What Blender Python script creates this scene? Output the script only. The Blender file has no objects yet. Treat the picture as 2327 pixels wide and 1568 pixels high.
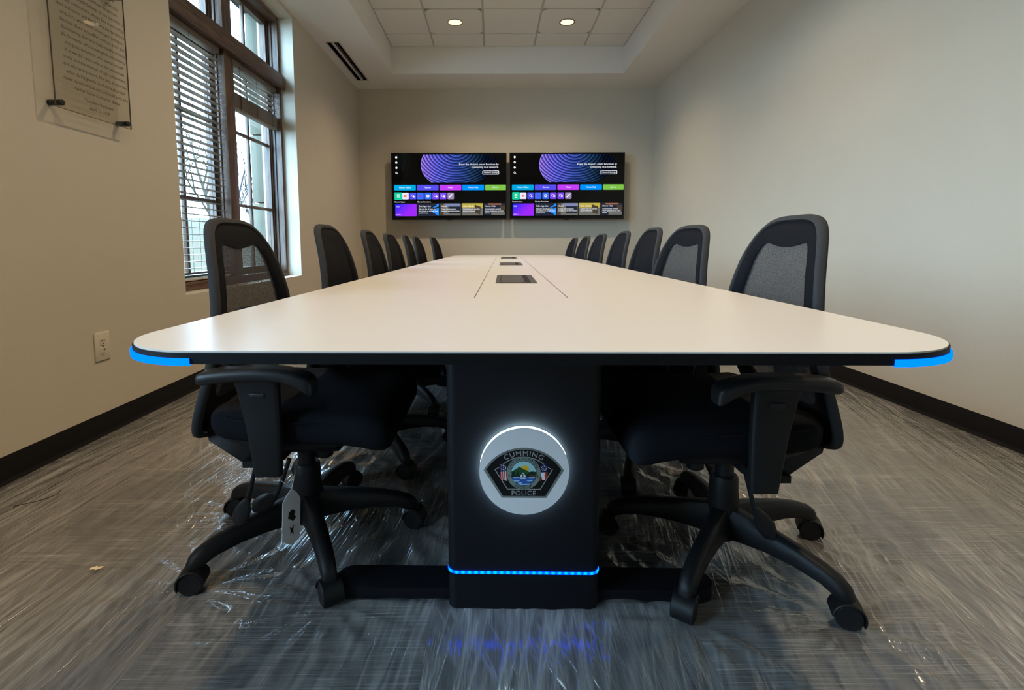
import bpy, bmesh, math, random
import numpy as np
from mathutils import Matrix, Vector
random.seed(7); rng = np.random.default_rng(11)
C = bpy.context.scene.collection
PI = math.pi

# ------------------------------------------------------------------ camera
sc = bpy.context.scene
F, CX, CY, PITCH, YAW, ROLL, HC = 1126.77, 1122.64, 654.41, .0911, .003, -.0032, .882
W_, H_ = 2327.0, 1568.0
cam = bpy.data.cameras.new('camera'); cam_o = bpy.data.objects.new('camera', cam); C.objects.link(cam_o)
cam.sensor_fit = 'HORIZONTAL'; cam.sensor_width = 36.0; cam.lens = F / W_ * 36.0
cam.shift_x = (W_ / 2 - CX) / W_; cam.shift_y = (CY - H_ / 2) / W_
cam.clip_start = .02; cam.clip_end = 300
cp, sp, cyw, syw, cr, sr = math.cos(PITCH), math.sin(PITCH), math.cos(YAW), math.sin(YAW), math.cos(ROLL), math.sin(ROLL)
x1 = np.array([cyw, -syw, 0.]); y1 = np.array([syw, cyw, 0.]); zz = np.array([0., 0., 1.])
dd = y1 * cp - zz * sp; vv = y1 * sp + zz * cp
Xc = cr * x1 + sr * vv; Yc = -sr * x1 + cr * vv
cam_o.matrix_world = Matrix([[Xc[i], Yc[i], -dd[i], (0, 0, HC)[i]] for i in range(3)] + [[0, 0, 0, 1]])
sc.camera = cam_o
vs = sc.view_settings
vs.view_transform = 'Standard'; vs.look = 'None'; vs.gamma = 1.0; vs.exposure = 0.2; vs.use_curve_mapping = False
sc.cycles.use_denoising = True
sc.cycles.max_bounces = 7; sc.cycles.diffuse_bounces = 4; sc.cycles.glossy_bounces = 3; sc.cycles.transparent_max_bounces = 12
sc.cycles.use_adaptive_sampling = True; sc.cycles.adaptive_threshold = .04
sc.cycles.sample_clamp_indirect = 6.0
sc.cycles.caustics_reflective = False; sc.cycles.caustics_refractive = False

# ------------------------------------------------------------------ room measures
XL, XR, YF, YB = -1.806, 2.211, -1.5, 6.89
ZS, ZT = 2.948, 3.276
TXL, TXR, TYF, TYB = -1.222, 1.618, -.9, 6.295
WIN = [(2.912, 4.69), (-.86, .918)]          # openings in the left wall; the second lies beside the camera
WY0, WY1, WZ0, WZ1 = 2.912, 4.69, .58, 2.91
DOWN = [(-.398, 5.632), (.822, 5.632), (-.398, 3.192), (.822, 3.192), (-.398, .752), (.822, .752)]

# ------------------------------------------------------------------ world and lights
SKY_STRENGTH, DOWN_W = 27.0, 94.0
wd = bpy.data.worlds.new('sky'); sc.world = wd; wd.use_nodes = True
nt = wd.node_tree; nt.nodes.clear()
o = nt.nodes.new('ShaderNodeOutputWorld'); bg = nt.nodes.new('ShaderNodeBackground')
tc = nt.nodes.new('ShaderNodeTexCoord'); nz = nt.nodes.new('ShaderNodeTexNoise'); rp = nt.nodes.new('ShaderNodeValToRGB')
nz.inputs['Scale'].default_value = 2.2; nz.inputs['Detail'].default_value = 6
rp.color_ramp.elements[0].position = .36; rp.color_ramp.elements[0].color = (.22, .50, .86, 1)
rp.color_ramp.elements[1].position = .66; rp.color_ramp.elements[1].color = (.60, .82, .97, 1)
nt.links.new(tc.outputs['Generated'], nz.inputs['Vector']); nt.links.new(nz.outputs['Fac'], rp.inputs['Fac'])
nt.links.new(rp.outputs['Color'], bg.inputs['Color']); bg.inputs['Strength'].default_value = SKY_STRENGTH
nt.links.new(bg.outputs['Background'], o.inputs['Surface'])
# sampling portal that fills the window opening (adds no light of its own)
for wa, wb in WIN:
    pl = bpy.data.lights.new('window_portal', 'AREA'); pl.shape = 'RECTANGLE'; pl.size = WZ1 - WZ0; pl.size_y = wb - wa
    pl.cycles.is_portal = True
    po = bpy.data.objects.new('window_portal', pl); C.objects.link(po)
    po.location = (XL - .02, (wa + wb) / 2, (WZ0 + WZ1) / 2); po.rotation_euler = (0, -PI / 2, 0)

# ------------------------------------------------------------------ materials
MATS = {}
def mat(name, col=(.5, .5, .5), rough=.6, spec=.5, metal=0., emit=None, es=1., noise=0., nscale=40., bump=0., bscale=200.):
    if name in MATS: return MATS[name]
    m = bpy.data.materials.new(name); m.use_nodes = True; t = m.node_tree; b = t.nodes['Principled BSDF']
    b.inputs['Base Color'].default_value = (*col, 1); b.inputs['Roughness'].default_value = rough
    b.inputs['Specular IOR Level'].default_value = spec; b.inputs['Metallic'].default_value = metal
    if emit: b.inputs['Emission Color'].default_value = (*emit, 1); b.inputs['Emission Strength'].default_value = es
    if noise > 0 or bump > 0:
        tcn = t.nodes.new('ShaderNodeTexCoord')
    if noise > 0:
        n = t.nodes.new('ShaderNodeTexNoise'); n.inputs['Scale'].default_value = nscale; n.inputs['Detail'].default_value = 5
        mx = t.nodes.new('ShaderNodeMix'); mx.data_type = 'RGBA'
        mx.inputs[6].default_value = (*[c * (1 - noise) for c in col], 1); mx.inputs[7].default_value = (*[min(1, c * (1 + noise)) for c in col], 1)
        t.links.new(tcn.outputs['Object'], n.inputs['Vector']); t.links.new(n.outputs['Fac'], mx.inputs[0]); t.links.new(mx.outputs[2], b.inputs['Base Color'])
    if bump > 0:
        n = t.nodes.new('ShaderNodeTexNoise'); n.inputs['Scale'].default_value = bscale; n.inputs['Detail'].default_value = 3
        bp = t.nodes.new('ShaderNodeBump'); bp.inputs['Strength'].default_value = bump; bp.inputs['Distance'].default_value = .002
        t.links.new(tcn.outputs['Object'], n.inputs['Vector']); t.links.new(n.outputs['Fac'], bp.inputs['Height']); t.links.new(bp.outputs['Normal'], b.inputs['Normal'])
    MATS[name] = m; return m
def emis(name, col, s=1.):
    if name in MATS: return MATS[name]
    m = bpy.data.materials.new(name); m.use_nodes = True; t = m.node_tree; t.nodes.clear()
    oo = t.nodes.new('ShaderNodeOutputMaterial'); e = t.nodes.new('ShaderNodeEmission')
    e.inputs['Color'].default_value = (*col, 1); e.inputs['Strength'].default_value = s
    t.links.new(e.outputs[0], oo.inputs[0]); MATS[name] = m; return m
def srgb(r, g, b):
    f = lambda c: (c / 255 / 12.92) if c / 255 <= .04045 else ((c / 255 + .055) / 1.055) ** 2.4
    return (f(r), f(g), f(b))

M_wall = mat('wall_paint', (.56, .505, .41), .75, .25, noise=.03, nscale=3, bump=.25, bscale=350)
M_ceil = mat('ceiling_paint', (.76, .73, .67), .8, .2, bump=.15, bscale=300)
M_tile = mat('acoustic_tile', (.76, .73, .66), .9, .1, noise=.06, nscale=120, bump=.6, bscale=260)
M_tee = mat('grid_metal', (.50, .48, .43), .6, .3)
M_base = mat('black_vinyl', (.006, .0055, .006), .6, .12, bump=.1)
M_white = mat('white_laminate', (.64, .605, .565), .32, .45, noise=.02, nscale=300)
M_blackedge = mat('black_edge_band', (.005, .005, .0055), .5, .12)
M_ped = mat('black_powder_coat', (.0055, .006, .0085), .5, .2, bump=.05, bscale=600)
M_plast = mat('black_plastic', (.007, .007, .008), .5, .25, bump=.12, bscale=500)
M_plast2 = mat('black_plastic_satin', (.011, .011, .0125), .42, .3)
M_fab = mat('black_fabric', (.0085, .009, .0115), .95, .08, noise=.4, nscale=500, bump=.5, bscale=900)
M_rim = mat('charcoal_rim_fabric', (.036, .037, .04), .85, .12, noise=.3, nscale=400, bump=.4, bscale=700)
M_blk = mat('tv_black', (.006, .006, .007), .25, .5)
M_scr = mat('tv_glass', (.002, .002, .0025), .12, .25)
M_mod = mat('graphite_metal', (.055, .05, .047), .45, .5, metal=.3)
M_modd = mat('module_slot', (.008, .006, .005), .7, .2)
M_outlet = mat('outlet_plastic', (.62, .55, .45), .4, .4)
M_dark = mat('dark_void', (.002, .002, .002), .9, .0)
M_vent = mat('vent_white', (.55, .5, .46), .5, .3)
M_stone = mat('stone_block', (.12, .115, .088), .9, .1, noise=.12, nscale=9, bump=.4, bscale=60)
M_lint = mat('grey_lintel', (.035, .037, .04), .8, .2)
M_steel = mat('standoff_black', (.012, .013, .016), .35, .5)
M_ink = mat('print_ink', (.03, .027, .025), .8, .1)
M_paper = mat('tag_paper', (.72, .76, .82), .7, .2)
M_thread = mat('thread_dark', (.02, .018, .016), .8, .1)
M_scrap = mat('scrap_paper', (.75, .6, .42), .8, .1)
M_blindbar = mat('blind_rail', (.55, .52, .46), .5, .3)
M_cord = mat('cord', (.06, .05, .045), .8, .1)
M_bark = mat('bark', (.042, .037, .030), .9, .05, noise=.3, nscale=6)
M_ground = mat('winter_grass', (.045, .036, .022), .95, .05, noise=.45, nscale=1.2)

def wood_mat(name, c0, c1, axis):
    m = bpy.data.materials.new(name); m.use_nodes = True; t = m.node_tree; b = t.nodes['Principled BSDF']
    tcn = t.nodes.new('ShaderNodeTexCoord'); mp = t.nodes.new('ShaderNodeMapping'); n = t.nodes.new('ShaderNodeTexNoise'); r = t.nodes.new('ShaderNodeValToRGB')
    s = [26, 26, 26]; s[axis] = 2.2; mp.inputs['Scale'].default_value = s
    n.inputs['Scale'].default_value = 1.6; n.inputs['Detail'].default_value = 6; n.inputs['Distortion'].default_value = 1.2
    r.color_ramp.elements[0].position = .35; r.color_ramp.elements[0].color = (*c0, 1); r.color_ramp.elements[1].position = .68; r.color_ramp.elements[1].color = (*c1, 1)
    t.links.new(tcn.outputs['Object'], mp.inputs[0]); t.links.new(mp.outputs[0], n.inputs['Vector']); t.links.new(n.outputs['Fac'], r.inputs[0]); t.links.new(r.outputs[0], b.inputs['Base Color'])
    b.inputs['Roughness'].default_value = .42; return m
M_woodz = wood_mat('stained_wood_upright', (.055, .03, .018), (.16, .095, .06), 2)
M_woody = wood_mat('stained_wood_level', (.055, .03, .018), (.16, .095, .06), 1)
M_slat = wood_mat('slat_wood', (.16, .125, .10), (.26, .21, .175), 1)

def carpet_mat():
    m = bpy.data.materials.new('striated_carpet'); m.use_nodes = True; t = m.node_tree; b = t.nodes['Principled BSDF']; L = t.links.new
    tcn = t.nodes.new('ShaderNodeTexCoord'); oi = t.nodes.new('ShaderNodeObjectInfo')
    off = t.nodes.new('ShaderNodeVectorMath'); off.operation = 'ADD'
    cmb = t.nodes.new('ShaderNodeCombineXYZ'); mul = t.nodes.new('ShaderNodeMath'); mul.operation = 'MULTIPLY'; mul.inputs[1].default_value = 37.
    L(oi.outputs['Random'], mul.inputs[0]); L(mul.outputs[0], cmb.inputs[2]); L(tcn.outputs['Object'], off.inputs[0]); L(cmb.outputs[0], off.inputs[1])
    def streak(sx, sy, det):
        mp = t.nodes.new('ShaderNodeMapping'); mp.inputs['Scale'].default_value = (sx, sy, 1); n = t.nodes.new('ShaderNodeTexNoise')
        n.inputs['Scale'].default_value = 1.; n.inputs['Detail'].default_value = det; L(off.outputs[0], mp.inputs[0]); L(mp.outputs[0], n.inputs['Vector']); return n
    a = streak(5, 260, 3); c = streak(14, 520, 2); d = streak(3, 22, 3)
    r = t.nodes.new('ShaderNodeValToRGB'); e = r.color_ramp.elements
    e[0].position = .42; e[0].color = (.050, .049, .052, 1); e[1].position = .68; e[1].color = (.46, .43, .40, 1)
    q = r.color_ramp.elements.new(.56); q.color = (.135, .130, .126, 1)
    m1 = t.nodes.new('ShaderNodeMix'); m1.inputs[0].default_value = .45; L(a.outputs['Fac'], m1.inputs[2]); L(c.outputs['Fac'], m1.inputs[3])
    m2 = t.nodes.new('ShaderNodeMix'); m2.inputs[0].default_value = .22; L(m1.outputs[0], m2.inputs[2]); L(d.outputs['Fac'], m2.inputs[3])
    L(m2.outputs[0], r.inputs[0]); L(r.outputs[0], b.inputs['Base Color'])
    b.inputs['Roughness'].default_value = .95; b.inputs['Specular IOR Level'].default_value = .1
    bp = t.nodes.new('ShaderNodeBump'); bp.inputs['Strength'].default_value = .6; bp.inputs['Distance'].default_value = .003; L(m1.outputs[0], bp.inputs['Height']); L(bp.outputs[0], b.inputs['Normal'])
    return m
M_carpet = carpet_mat()

def two_sided_fresnel(t, ior):
    g = t.nodes.new('ShaderNodeNewGeometry'); mr = t.nodes.new('ShaderNodeMapRange'); mr.inputs[3].default_value = ior; mr.inputs[4].default_value = 1 / ior
    fr = t.nodes.new('ShaderNodeFresnel'); t.links.new(g.outputs['Backfacing'], mr.inputs[0]); t.links.new(mr.outputs[0], fr.inputs['IOR']); return fr
def film_mat():
    m = bpy.data.materials.new('clear_film'); m.use_nodes = True; t = m.node_tree; t.nodes.clear(); L = t.links.new
    oo = t.nodes.new('ShaderNodeOutputMaterial'); tr = t.nodes.new('ShaderNodeBsdfTransparent'); gl = t.nodes.new('ShaderNodeBsdfGlossy'); df = t.nodes.new('ShaderNodeBsdfDiffuse')
    gl.inputs['Roughness'].default_value = .15; df.inputs['Color'].default_value = (.8, .79, .77, 1); tr.inputs['Color'].default_value = (.95, .95, .95, 1)
    fr = two_sided_fresnel(t, 1.5)
    tcn = t.nodes.new('ShaderNodeTexCoord'); sep = t.nodes.new('ShaderNodeSeparateXYZ'); L(tcn.outputs['Object'], sep.inputs[0])
    def mth(op, a, b=None, c=None):
        n = t.nodes.new('ShaderNodeMath'); n.operation = op
        for i, v in enumerate((a, b, c)):
            if v is None: continue
            if isinstance(v, (int, float)): n.inputs[i].default_value = v
            else: L(v, n.inputs[i])
        return n.outputs[0]
    X_, Y_ = sep.outputs[0], sep.outputs[1]
    mr = t.nodes.new('ShaderNodeMapRange'); mr.inputs[1].default_value = -1.5; mr.inputs[2].default_value = 1.8; mr.inputs[3].default_value = .04; mr.inputs[4].default_value = .30; L(X_, mr.inputs[0])
    u = mth('SUBTRACT', X_, mth('MULTIPLY', mr.outputs[0], Y_))     # pull lines run slightly askew, more so on the right
    def creases(fu, fy, seed, p, skew=0.):
        cb = t.nodes.new('ShaderNodeCombineXYZ'); uu = mth('ADD', u, mth('MULTIPLY', Y_, skew)); L(mth('MULTIPLY', uu, fu), cb.inputs[0]); L(mth('MULTIPLY', Y_, fy), cb.inputs[1]); cb.inputs[2].default_value = seed
        n = t.nodes.new('ShaderNodeTexNoise'); n.inputs['Scale'].default_value = 1.; n.inputs['Detail'].default_value = 2.5; L(cb.outputs[0], n.inputs['Vector'])
        return mth('POWER', mth('SUBTRACT', 1., mth('ABSOLUTE', mth('MULTIPLY_ADD', n.outputs['Fac'], 4., -2.))), p), n.outputs['Fac']
    c1, f1 = creases(15., 1.0, 1.3, 9.); c2, f2 = creases(42., 2.2, 7.7, 6.); c3, f3 = creases(24., 2.0, 3.1, 10., .55)
    crs = mth('MAXIMUM', mth('MAXIMUM', mth('MULTIPLY', c1, .9), mth('MULTIPLY', c2, .75)), mth('MULTIPLY', c3, .5))
    big = t.nodes.new('ShaderNodeTexNoise'); big.inputs['Scale'].default_value = 1.6; big.inputs['Detail'].default_value = 2; L(tcn.outputs['Object'], big.inputs['Vector'])
    amt = t.nodes.new('ShaderNodeMapRange'); amt.inputs[1].default_value = .38; amt.inputs[2].default_value = .66; amt.inputs[3].default_value = .25; amt.inputs[4].default_value = 1.; L(big.outputs['Fac'], amt.inputs[0])
    crs = mth('MULTIPLY', crs, amt.outputs[0])
    hgt_ = mth('ADD', mth('MULTIPLY', f1, .8), mth('ADD', mth('MULTIPLY', f2, .35), mth('MULTIPLY', crs, .25)))
    bp = t.nodes.new('ShaderNodeBump'); bp.inputs['Strength'].default_value = .8; bp.inputs['Distance'].default_value = .012
    L(hgt_, bp.inputs['Height']); L(bp.outputs[0], gl.inputs['Normal']); L(bp.outputs[0], fr.inputs['Normal'])
    k = mth('MULTIPLY', fr.outputs[0], 1.7)
    haze = mth('MULTIPLY_ADD', crs, .42, .085)
    m0 = t.nodes.new('ShaderNodeMixShader'); L(haze, m0.inputs[0]); L(tr.outputs[0], m0.inputs[1]); L(df.outputs[0], m0.inputs[2])
    m1 = t.nodes.new('ShaderNodeMixShader'); L(mth('MINIMUM', k, .95), m1.inputs[0]); L(m0.outputs[0], m1.inputs[1]); L(gl.outputs[0], m1.inputs[2]); L(m1.outputs[0], oo.inputs[0])
    return m
M_film = film_mat()

def clear_mat(name, tint, ior=1.5, rough=.0, haze=.0):
    m = bpy.data.materials.new(name); m.use_nodes = True; t = m.node_tree; t.nodes.clear(); L = t.links.new
    oo = t.nodes.new('ShaderNodeOutputMaterial'); tr = t.nodes.new('ShaderNodeBsdfTransparent'); gl = t.nodes.new('ShaderNodeBsdfGlossy'); fr = two_sided_fresnel(t, ior)
    tr.inputs['Color'].default_value = (*tint, 1); gl.inputs['Roughness'].default_value = rough
    m1 = t.nodes.new('ShaderNodeMixShader'); L(fr.outputs[0], m1.inputs[0]); L(tr.outputs[0], m1.inputs[1]); L(gl.outputs[0], m1.inputs[2])
    L(m1.outputs[0], oo.inputs[0]); return m
M_glass = clear_mat('window_glass', (.97, .985, .98))
M_acryl = clear_mat('acrylic', (.94, .93, .90))
M_acryledge = mat('acrylic_edge', (.09, .07, .055), .3, .5)

def mesh_fabric():
    m = bpy.data.materials.new('open_mesh_fabric'); m.use_nodes = True; t = m.node_tree; t.nodes.clear(); L = t.links.new
    oo = t.nodes.new('ShaderNodeOutputMaterial'); tr = t.nodes.new('ShaderNodeBsdfTransparent'); df = t.nodes.new('ShaderNodeBsdfDiffuse')
    df.inputs['Color'].default_value = (.05, .05, .054, 1)
    tcn = t.nodes.new('ShaderNodeTexCoord'); v = t.nodes.new('ShaderNodeTexVoronoi'); v.inputs['Scale'].default_value = 560.; v.inputs['Randomness'].default_value = .9
    r = t.nodes.new('ShaderNodeValToRGB'); r.color_ramp.elements[0].position = .30; r.color_ramp.elements[0].color = (.30, .30, .30, 1); r.color_ramp.elements[1].position = .6; r.color_ramp.elements[1].color = (.05, .05, .05, 1)
    L(tcn.outputs['Object'], v.inputs['Vector']); L(v.outputs['Distance'], r.inputs[0])
    m1 = t.nodes.new('ShaderNodeMixShader'); L(r.outputs[0], m1.inputs[0]); L(df.outputs[0], m1.inputs[1]); L(tr.outputs[0], m1.inputs[2]); L(m1.outputs[0], oo.inputs[0])
    return m
M_meshf = mesh_fabric()

# ------------------------------------------------------------------ mesh helpers
def finish(name, bm, m, smooth=True, ang=40):
    me = bpy.data.meshes.new(name); bmesh.ops.recalc_face_normals(bm, faces=bm.faces); bm.to_mesh(me); bm.free()
    for k in (m if isinstance(m, (list, tuple)) else [m]): me.materials.append(k)
    if smooth:
        me.polygons.foreach_set('use_smooth', [True] * len(me.polygons)); me.set_sharp_from_angle(angle=math.radians(ang))
    me.update(); return me
def link(name, me, parent=None, loc=(0, 0, 0), rot=(0, 0, 0)):
    ob = bpy.data.objects.new(name, me); C.objects.link(ob); ob.parent = parent; ob.location = loc; ob.rotation_euler = rot; return ob
def obj(name, bm, m, parent=None, loc=(0, 0, 0), rot=(0, 0, 0), smooth=True, ang=40):
    return link(name, finish(name, bm, m, smooth, ang), parent, loc, rot)
def tag(ob, label=None, cat=None, group=None, kind=None):
    if label: ob['label'] = label
    if cat: ob['category'] = cat
    if group: ob['group'] = group
    if kind: ob['kind'] = kind
    return ob
def thing(name, label, cat, loc=(0, 0, 0), rz=0., group=None):
    e = bpy.data.objects.new(name, None); C.objects.link(e); e.location = loc; e.rotation_euler = (0, 0, rz); e.empty_display_size = .1
    return tag(e, label, cat, group)
def BM(): return bmesh.new()
def box(bm, x0, x1, y0, y1, z0, z1, mi=0):
    v = [bm.verts.new(p) for p in ((x0, y0, z0), (x1, y0, z0), (x1, y1, z0), (x0, y1, z0), (x0, y0, z1), (x1, y0, z1), (x1, y1, z1), (x0, y1, z1))]
    for q in ((3, 2, 1, 0), (4, 5, 6, 7), (0, 1, 5, 4), (1, 2, 6, 5), (2, 3, 7, 6), (3, 0, 4, 7)):
        f = bm.faces.new([v[i] for i in q]); f.material_index = mi
    return bm
def bbox(x0, x1, y0, y1, z0, z1, bev=0., seg=2):
    bm = BM(); box(bm, x0, x1, y0, y1, z0, z1)
    if bev > 0: bmesh.ops.bevel(bm, geom=list(bm.edges), offset=bev, segments=seg, affect='EDGES', profile=.5)
    return bm
def loft(rings, bm=None, cap=True, closed=False, mi=0):
    bm = bm or BM(); R = [[bm.verts.new(p) for p in r] for r in rings]; n = len(R[0])
    pairs = list(zip(R[:-1], R[1:])) + ([(R[-1], R[0])] if closed else [])
    for a, b in pairs:
        for i in range(n):
            f = bm.faces.new((a[i], a[(i + 1) % n], b[(i + 1) % n], b[i])); f.material_index = mi
    if cap and not closed:
        for r in (R[0], R[-1]):
            f = bm.faces.new(r); f.material_index = mi
    return bm
def cyl(p0, p1, r0, r1=None, n=16, bm=None, cap=True, mi=0):
    r1 = r0 if r1 is None else r1; a, b = Vector(p0), Vector(p1); d = (b - a).normalized()
    u = d.orthogonal().normalized(); w = d.cross(u)
    ring = lambda c, r: [c + (u * math.cos(t) + w * math.sin(t)) * r for t in [2 * PI * i / n for i in range(n)]]
    return loft([ring(a, r0), ring(b, r1)], bm, cap, mi=mi)
def lathe(pts, n=24, bm=None, mi=0, axis='z', cap=True):
    """pts: (radius, height)"""
    rings = []
    for r, h in pts:
        ring = []
        for i in range(n):
            t = 2 * PI * i / n; c, s = r * math.cos(t), r * math.sin(t)
            ring.append((c, s, h) if axis == 'z' else (c, h, s))
        rings.append(ring)
    return loft(rings, bm, cap, mi=mi)
def tube(path, r, n=8, bm=None, closed=False, sx=1., sy=1., mi=0):
    P = [Vector(p) for p in path]; rings = []; N = len(P); prev = None
    rr = r if hasattr(r, '__len__') else [r] * N
    for i in range(N):
        if closed: d = (P[(i + 1) % N] - P[i - 1]).normalized()
        else: d = (P[min(i + 1, N - 1)] - P[max(i - 1, 0)]).normalized()
        u = d.orthogonal().normalized() if prev is None else (prev - d * prev.dot(d)).normalized()
        prev = u; w = d.cross(u)
        rings.append([P[i] + (u * math.cos(2 * PI * k / n) * sx + w * math.sin(2 * PI * k / n) * sy) * rr[i] for k in range(n)])
    return loft(rings, bm, not closed, closed, mi=mi)
def rounded_box(size, r, n=8, warp=None, center=(0, 0, 0)):
    bm = BM(); bmesh.ops.create_cube(bm, size=2.0); bmesh.ops.subdivide_edges(bm, edges=list(bm.edges), cuts=n, use_grid_fill=True)
    h = [s / 2 for s in size]; inn = [max(1e-4, k - r) for k in h]
    for v in bm.verts:
        q = [0, 0, 0]
        for i in range(3):                         # pull the samples towards the edges so that they round well
            c = v.co[i]; q[i] = h[i] * (math.copysign(1, c) * (1 - (1 - abs(c)) ** 1.5))
        c = Vector([max(-inn[i], min(inn[i], q[i])) for i in range(3)]); d = Vector(q) - c
        p = c + d.normalized() * r if d.length > 1e-6 else Vector(q)
        v.co = p
        if warp: v.co = Vector(warp(*v.co))
        v.co += Vector(center)
    return bm
def prism(poly, z0, z1, bm=None, mi=0):
    return loft([[(x, y, z0) for x, y in poly], [(x, y, z1) for x, y in poly]], bm, True, mi=mi)
def rrect(x0, x1, y0, y1, r, n=8):
    P = []
    for cx_, cy_, a in ((x1 - r, y1 - r, 0), (x0 + r, y1 - r, 90), (x0 + r, y0 + r, 180), (x1 - r, y0 + r, 270)):
        for i in range(n + 1):
            t = math.radians(a + 90 * i / n); P.append((cx_ + r * math.cos(t), cy_ + r * math.sin(t)))
    return P
def catmull(P, k=6, closed=True):
    P = [Vector(p) for p in P]; n = len(P); out = []
    for i in range(n if closed else n - 1):
        if closed: a, b, c, d = P[i - 1], P[i], P[(i + 1) % n], P[(i + 2) % n]
        else: a, b, c, d = P[max(i - 1, 0)], P[i], P[i + 1], P[min(i + 2, n - 1)]
        for j in range(k):
            t = j / k
            out.append(.5 * ((2 * b) + (c - a) * t + (2 * a - 5 * b + 4 * c - d) * t * t + (3 * b - a - 3 * c + d) * t ** 3))
    if not closed: out.append(P[-1])
    return out
def text_mesh(s, size, align='LEFT', spacing=1.0, bold=0.):
    cu = bpy.data.curves.new('lettering', 'FONT'); cu.body = s; cu.size = size; cu.align_x = align; cu.space_character = spacing; cu.offset = bold; cu.resolution_u = 3
    ob = bpy.data.objects.new('lettering', cu); me = bpy.data.meshes.new_from_object(ob)
    V = [tuple(v.co) for v in me.vertices]; Fc = [tuple(p.vertices) for p in me.polygons]
    bpy.data.objects.remove(ob); bpy.data.curves.remove(cu); bpy.data.meshes.remove(me); return V, Fc
def add_vf(bm, V, Fc, fn, mi=0):
    vs_ = [bm.verts.new(fn(*v)) for v in V]
    for f in Fc:
        try:
            q = bm.faces.new([vs_[i] for i in f]); q.material_index = mi
        except ValueError: pass
def flat(bm, pts, mi=0):
    f = bm.faces.new([bm.verts.new(p) for p in pts]); f.material_index = mi; return f

# ------------------------------------------------------------------ room shell
bm = BM(); box(bm, XL - .4, XR + .3, YF - .3, YB + .3, -.2, -.006)
floor = tag(obj('floor', bm, M_carpet, smooth=False), 'striated grey carpet tile floor', kind='structure')
TS = .6096
bm = bbox(-TS / 2 + .0002, TS / 2 - .0002, -TS / 2 + .0002, TS / 2 - .0002, -.006, 0, .0004, 1)
tile_me = finish('carpet_tile', bm, M_carpet, False)
for i in range(-3, 4):
    for j in range(-4, 10):
        cx_, cy_ = .155 + TS * i, .975 + TS * j
        if cx_ - TS / 2 > XR or cx_ + TS / 2 < XL or cy_ - TS / 2 > YB: continue
        link('carpet_tile', tile_me, floor, (cx_, cy_, 0), (0, 0, PI / 2 if (i + j) % 2 == 0 else 0))
bm = BM()
box(bm, XL - .32, XL, YF - .3, WIN[1][0], -.1, ZS + .02); box(bm, XL - .32, XL, WIN[1][1], WIN[0][0], -.1, ZS + .02); box(bm, XL - .32, XL, WIN[0][1], YB + .3, -.1, ZS + .02)
for wa, wb in WIN: box(bm, XL - .32, XL, wa, wb, -.1, WZ0); box(bm, XL - .32, XL, wa, wb, WZ1, ZS + .02)
tag(obj('wall_left', bm, M_wall, smooth=False), 'beige painted wall pierced by tall window', kind='structure')
bm = BM(); box(bm, XR, XR + .2, YF - .3, YB + .3, -.1, ZS + .02)
tag(obj('wall_right', bm, M_wall, smooth=False), 'plain beige painted wall', kind='structure')
bm = BM(); box(bm, XL, XR, YB, YB + .2, -.1, ZS + .02)
tag(obj('wall_back', bm, M_wall, smooth=False), 'beige painted wall behind the two televisions', kind='structure')
bm = BM(); box(bm, XL, XR, YF - .2, YF, -.1, ZS + .02)
tag(obj('wall_front', bm, M_wall, smooth=False), 'beige painted wall on the near side', kind='structure')
def skirting(name, poly_axis, lo, hi, at, sgn):
    # cove base profile: (offset from wall, height)
    pr = [(0, 0), (.014, 0), (.012, .004), (.006, .012), (.0035, .02), (.0035, .099), (.0015, .1016), (0, .1016)]
    rings = []
    for e in (lo, hi):
        rings.append([((at + sgn * a, e, h) if poly_axis == 'y' else (e, at + sgn * a, h)) for a, h in pr])
    tag(obj(name, loft(rings), M_base, smooth=True, ang=50), 'black vinyl cove base along wall', kind='structure')
skirting('baseboard_left', 'y', YF, YB, XL, 1); skirting('baseboard_right', 'y', YF, YB, XR, -1)
skirting('baseboard_back', 'x', XL, XR, YB, -1); skirting('baseboard_front', 'x', XL, XR, YF, 1)

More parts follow.
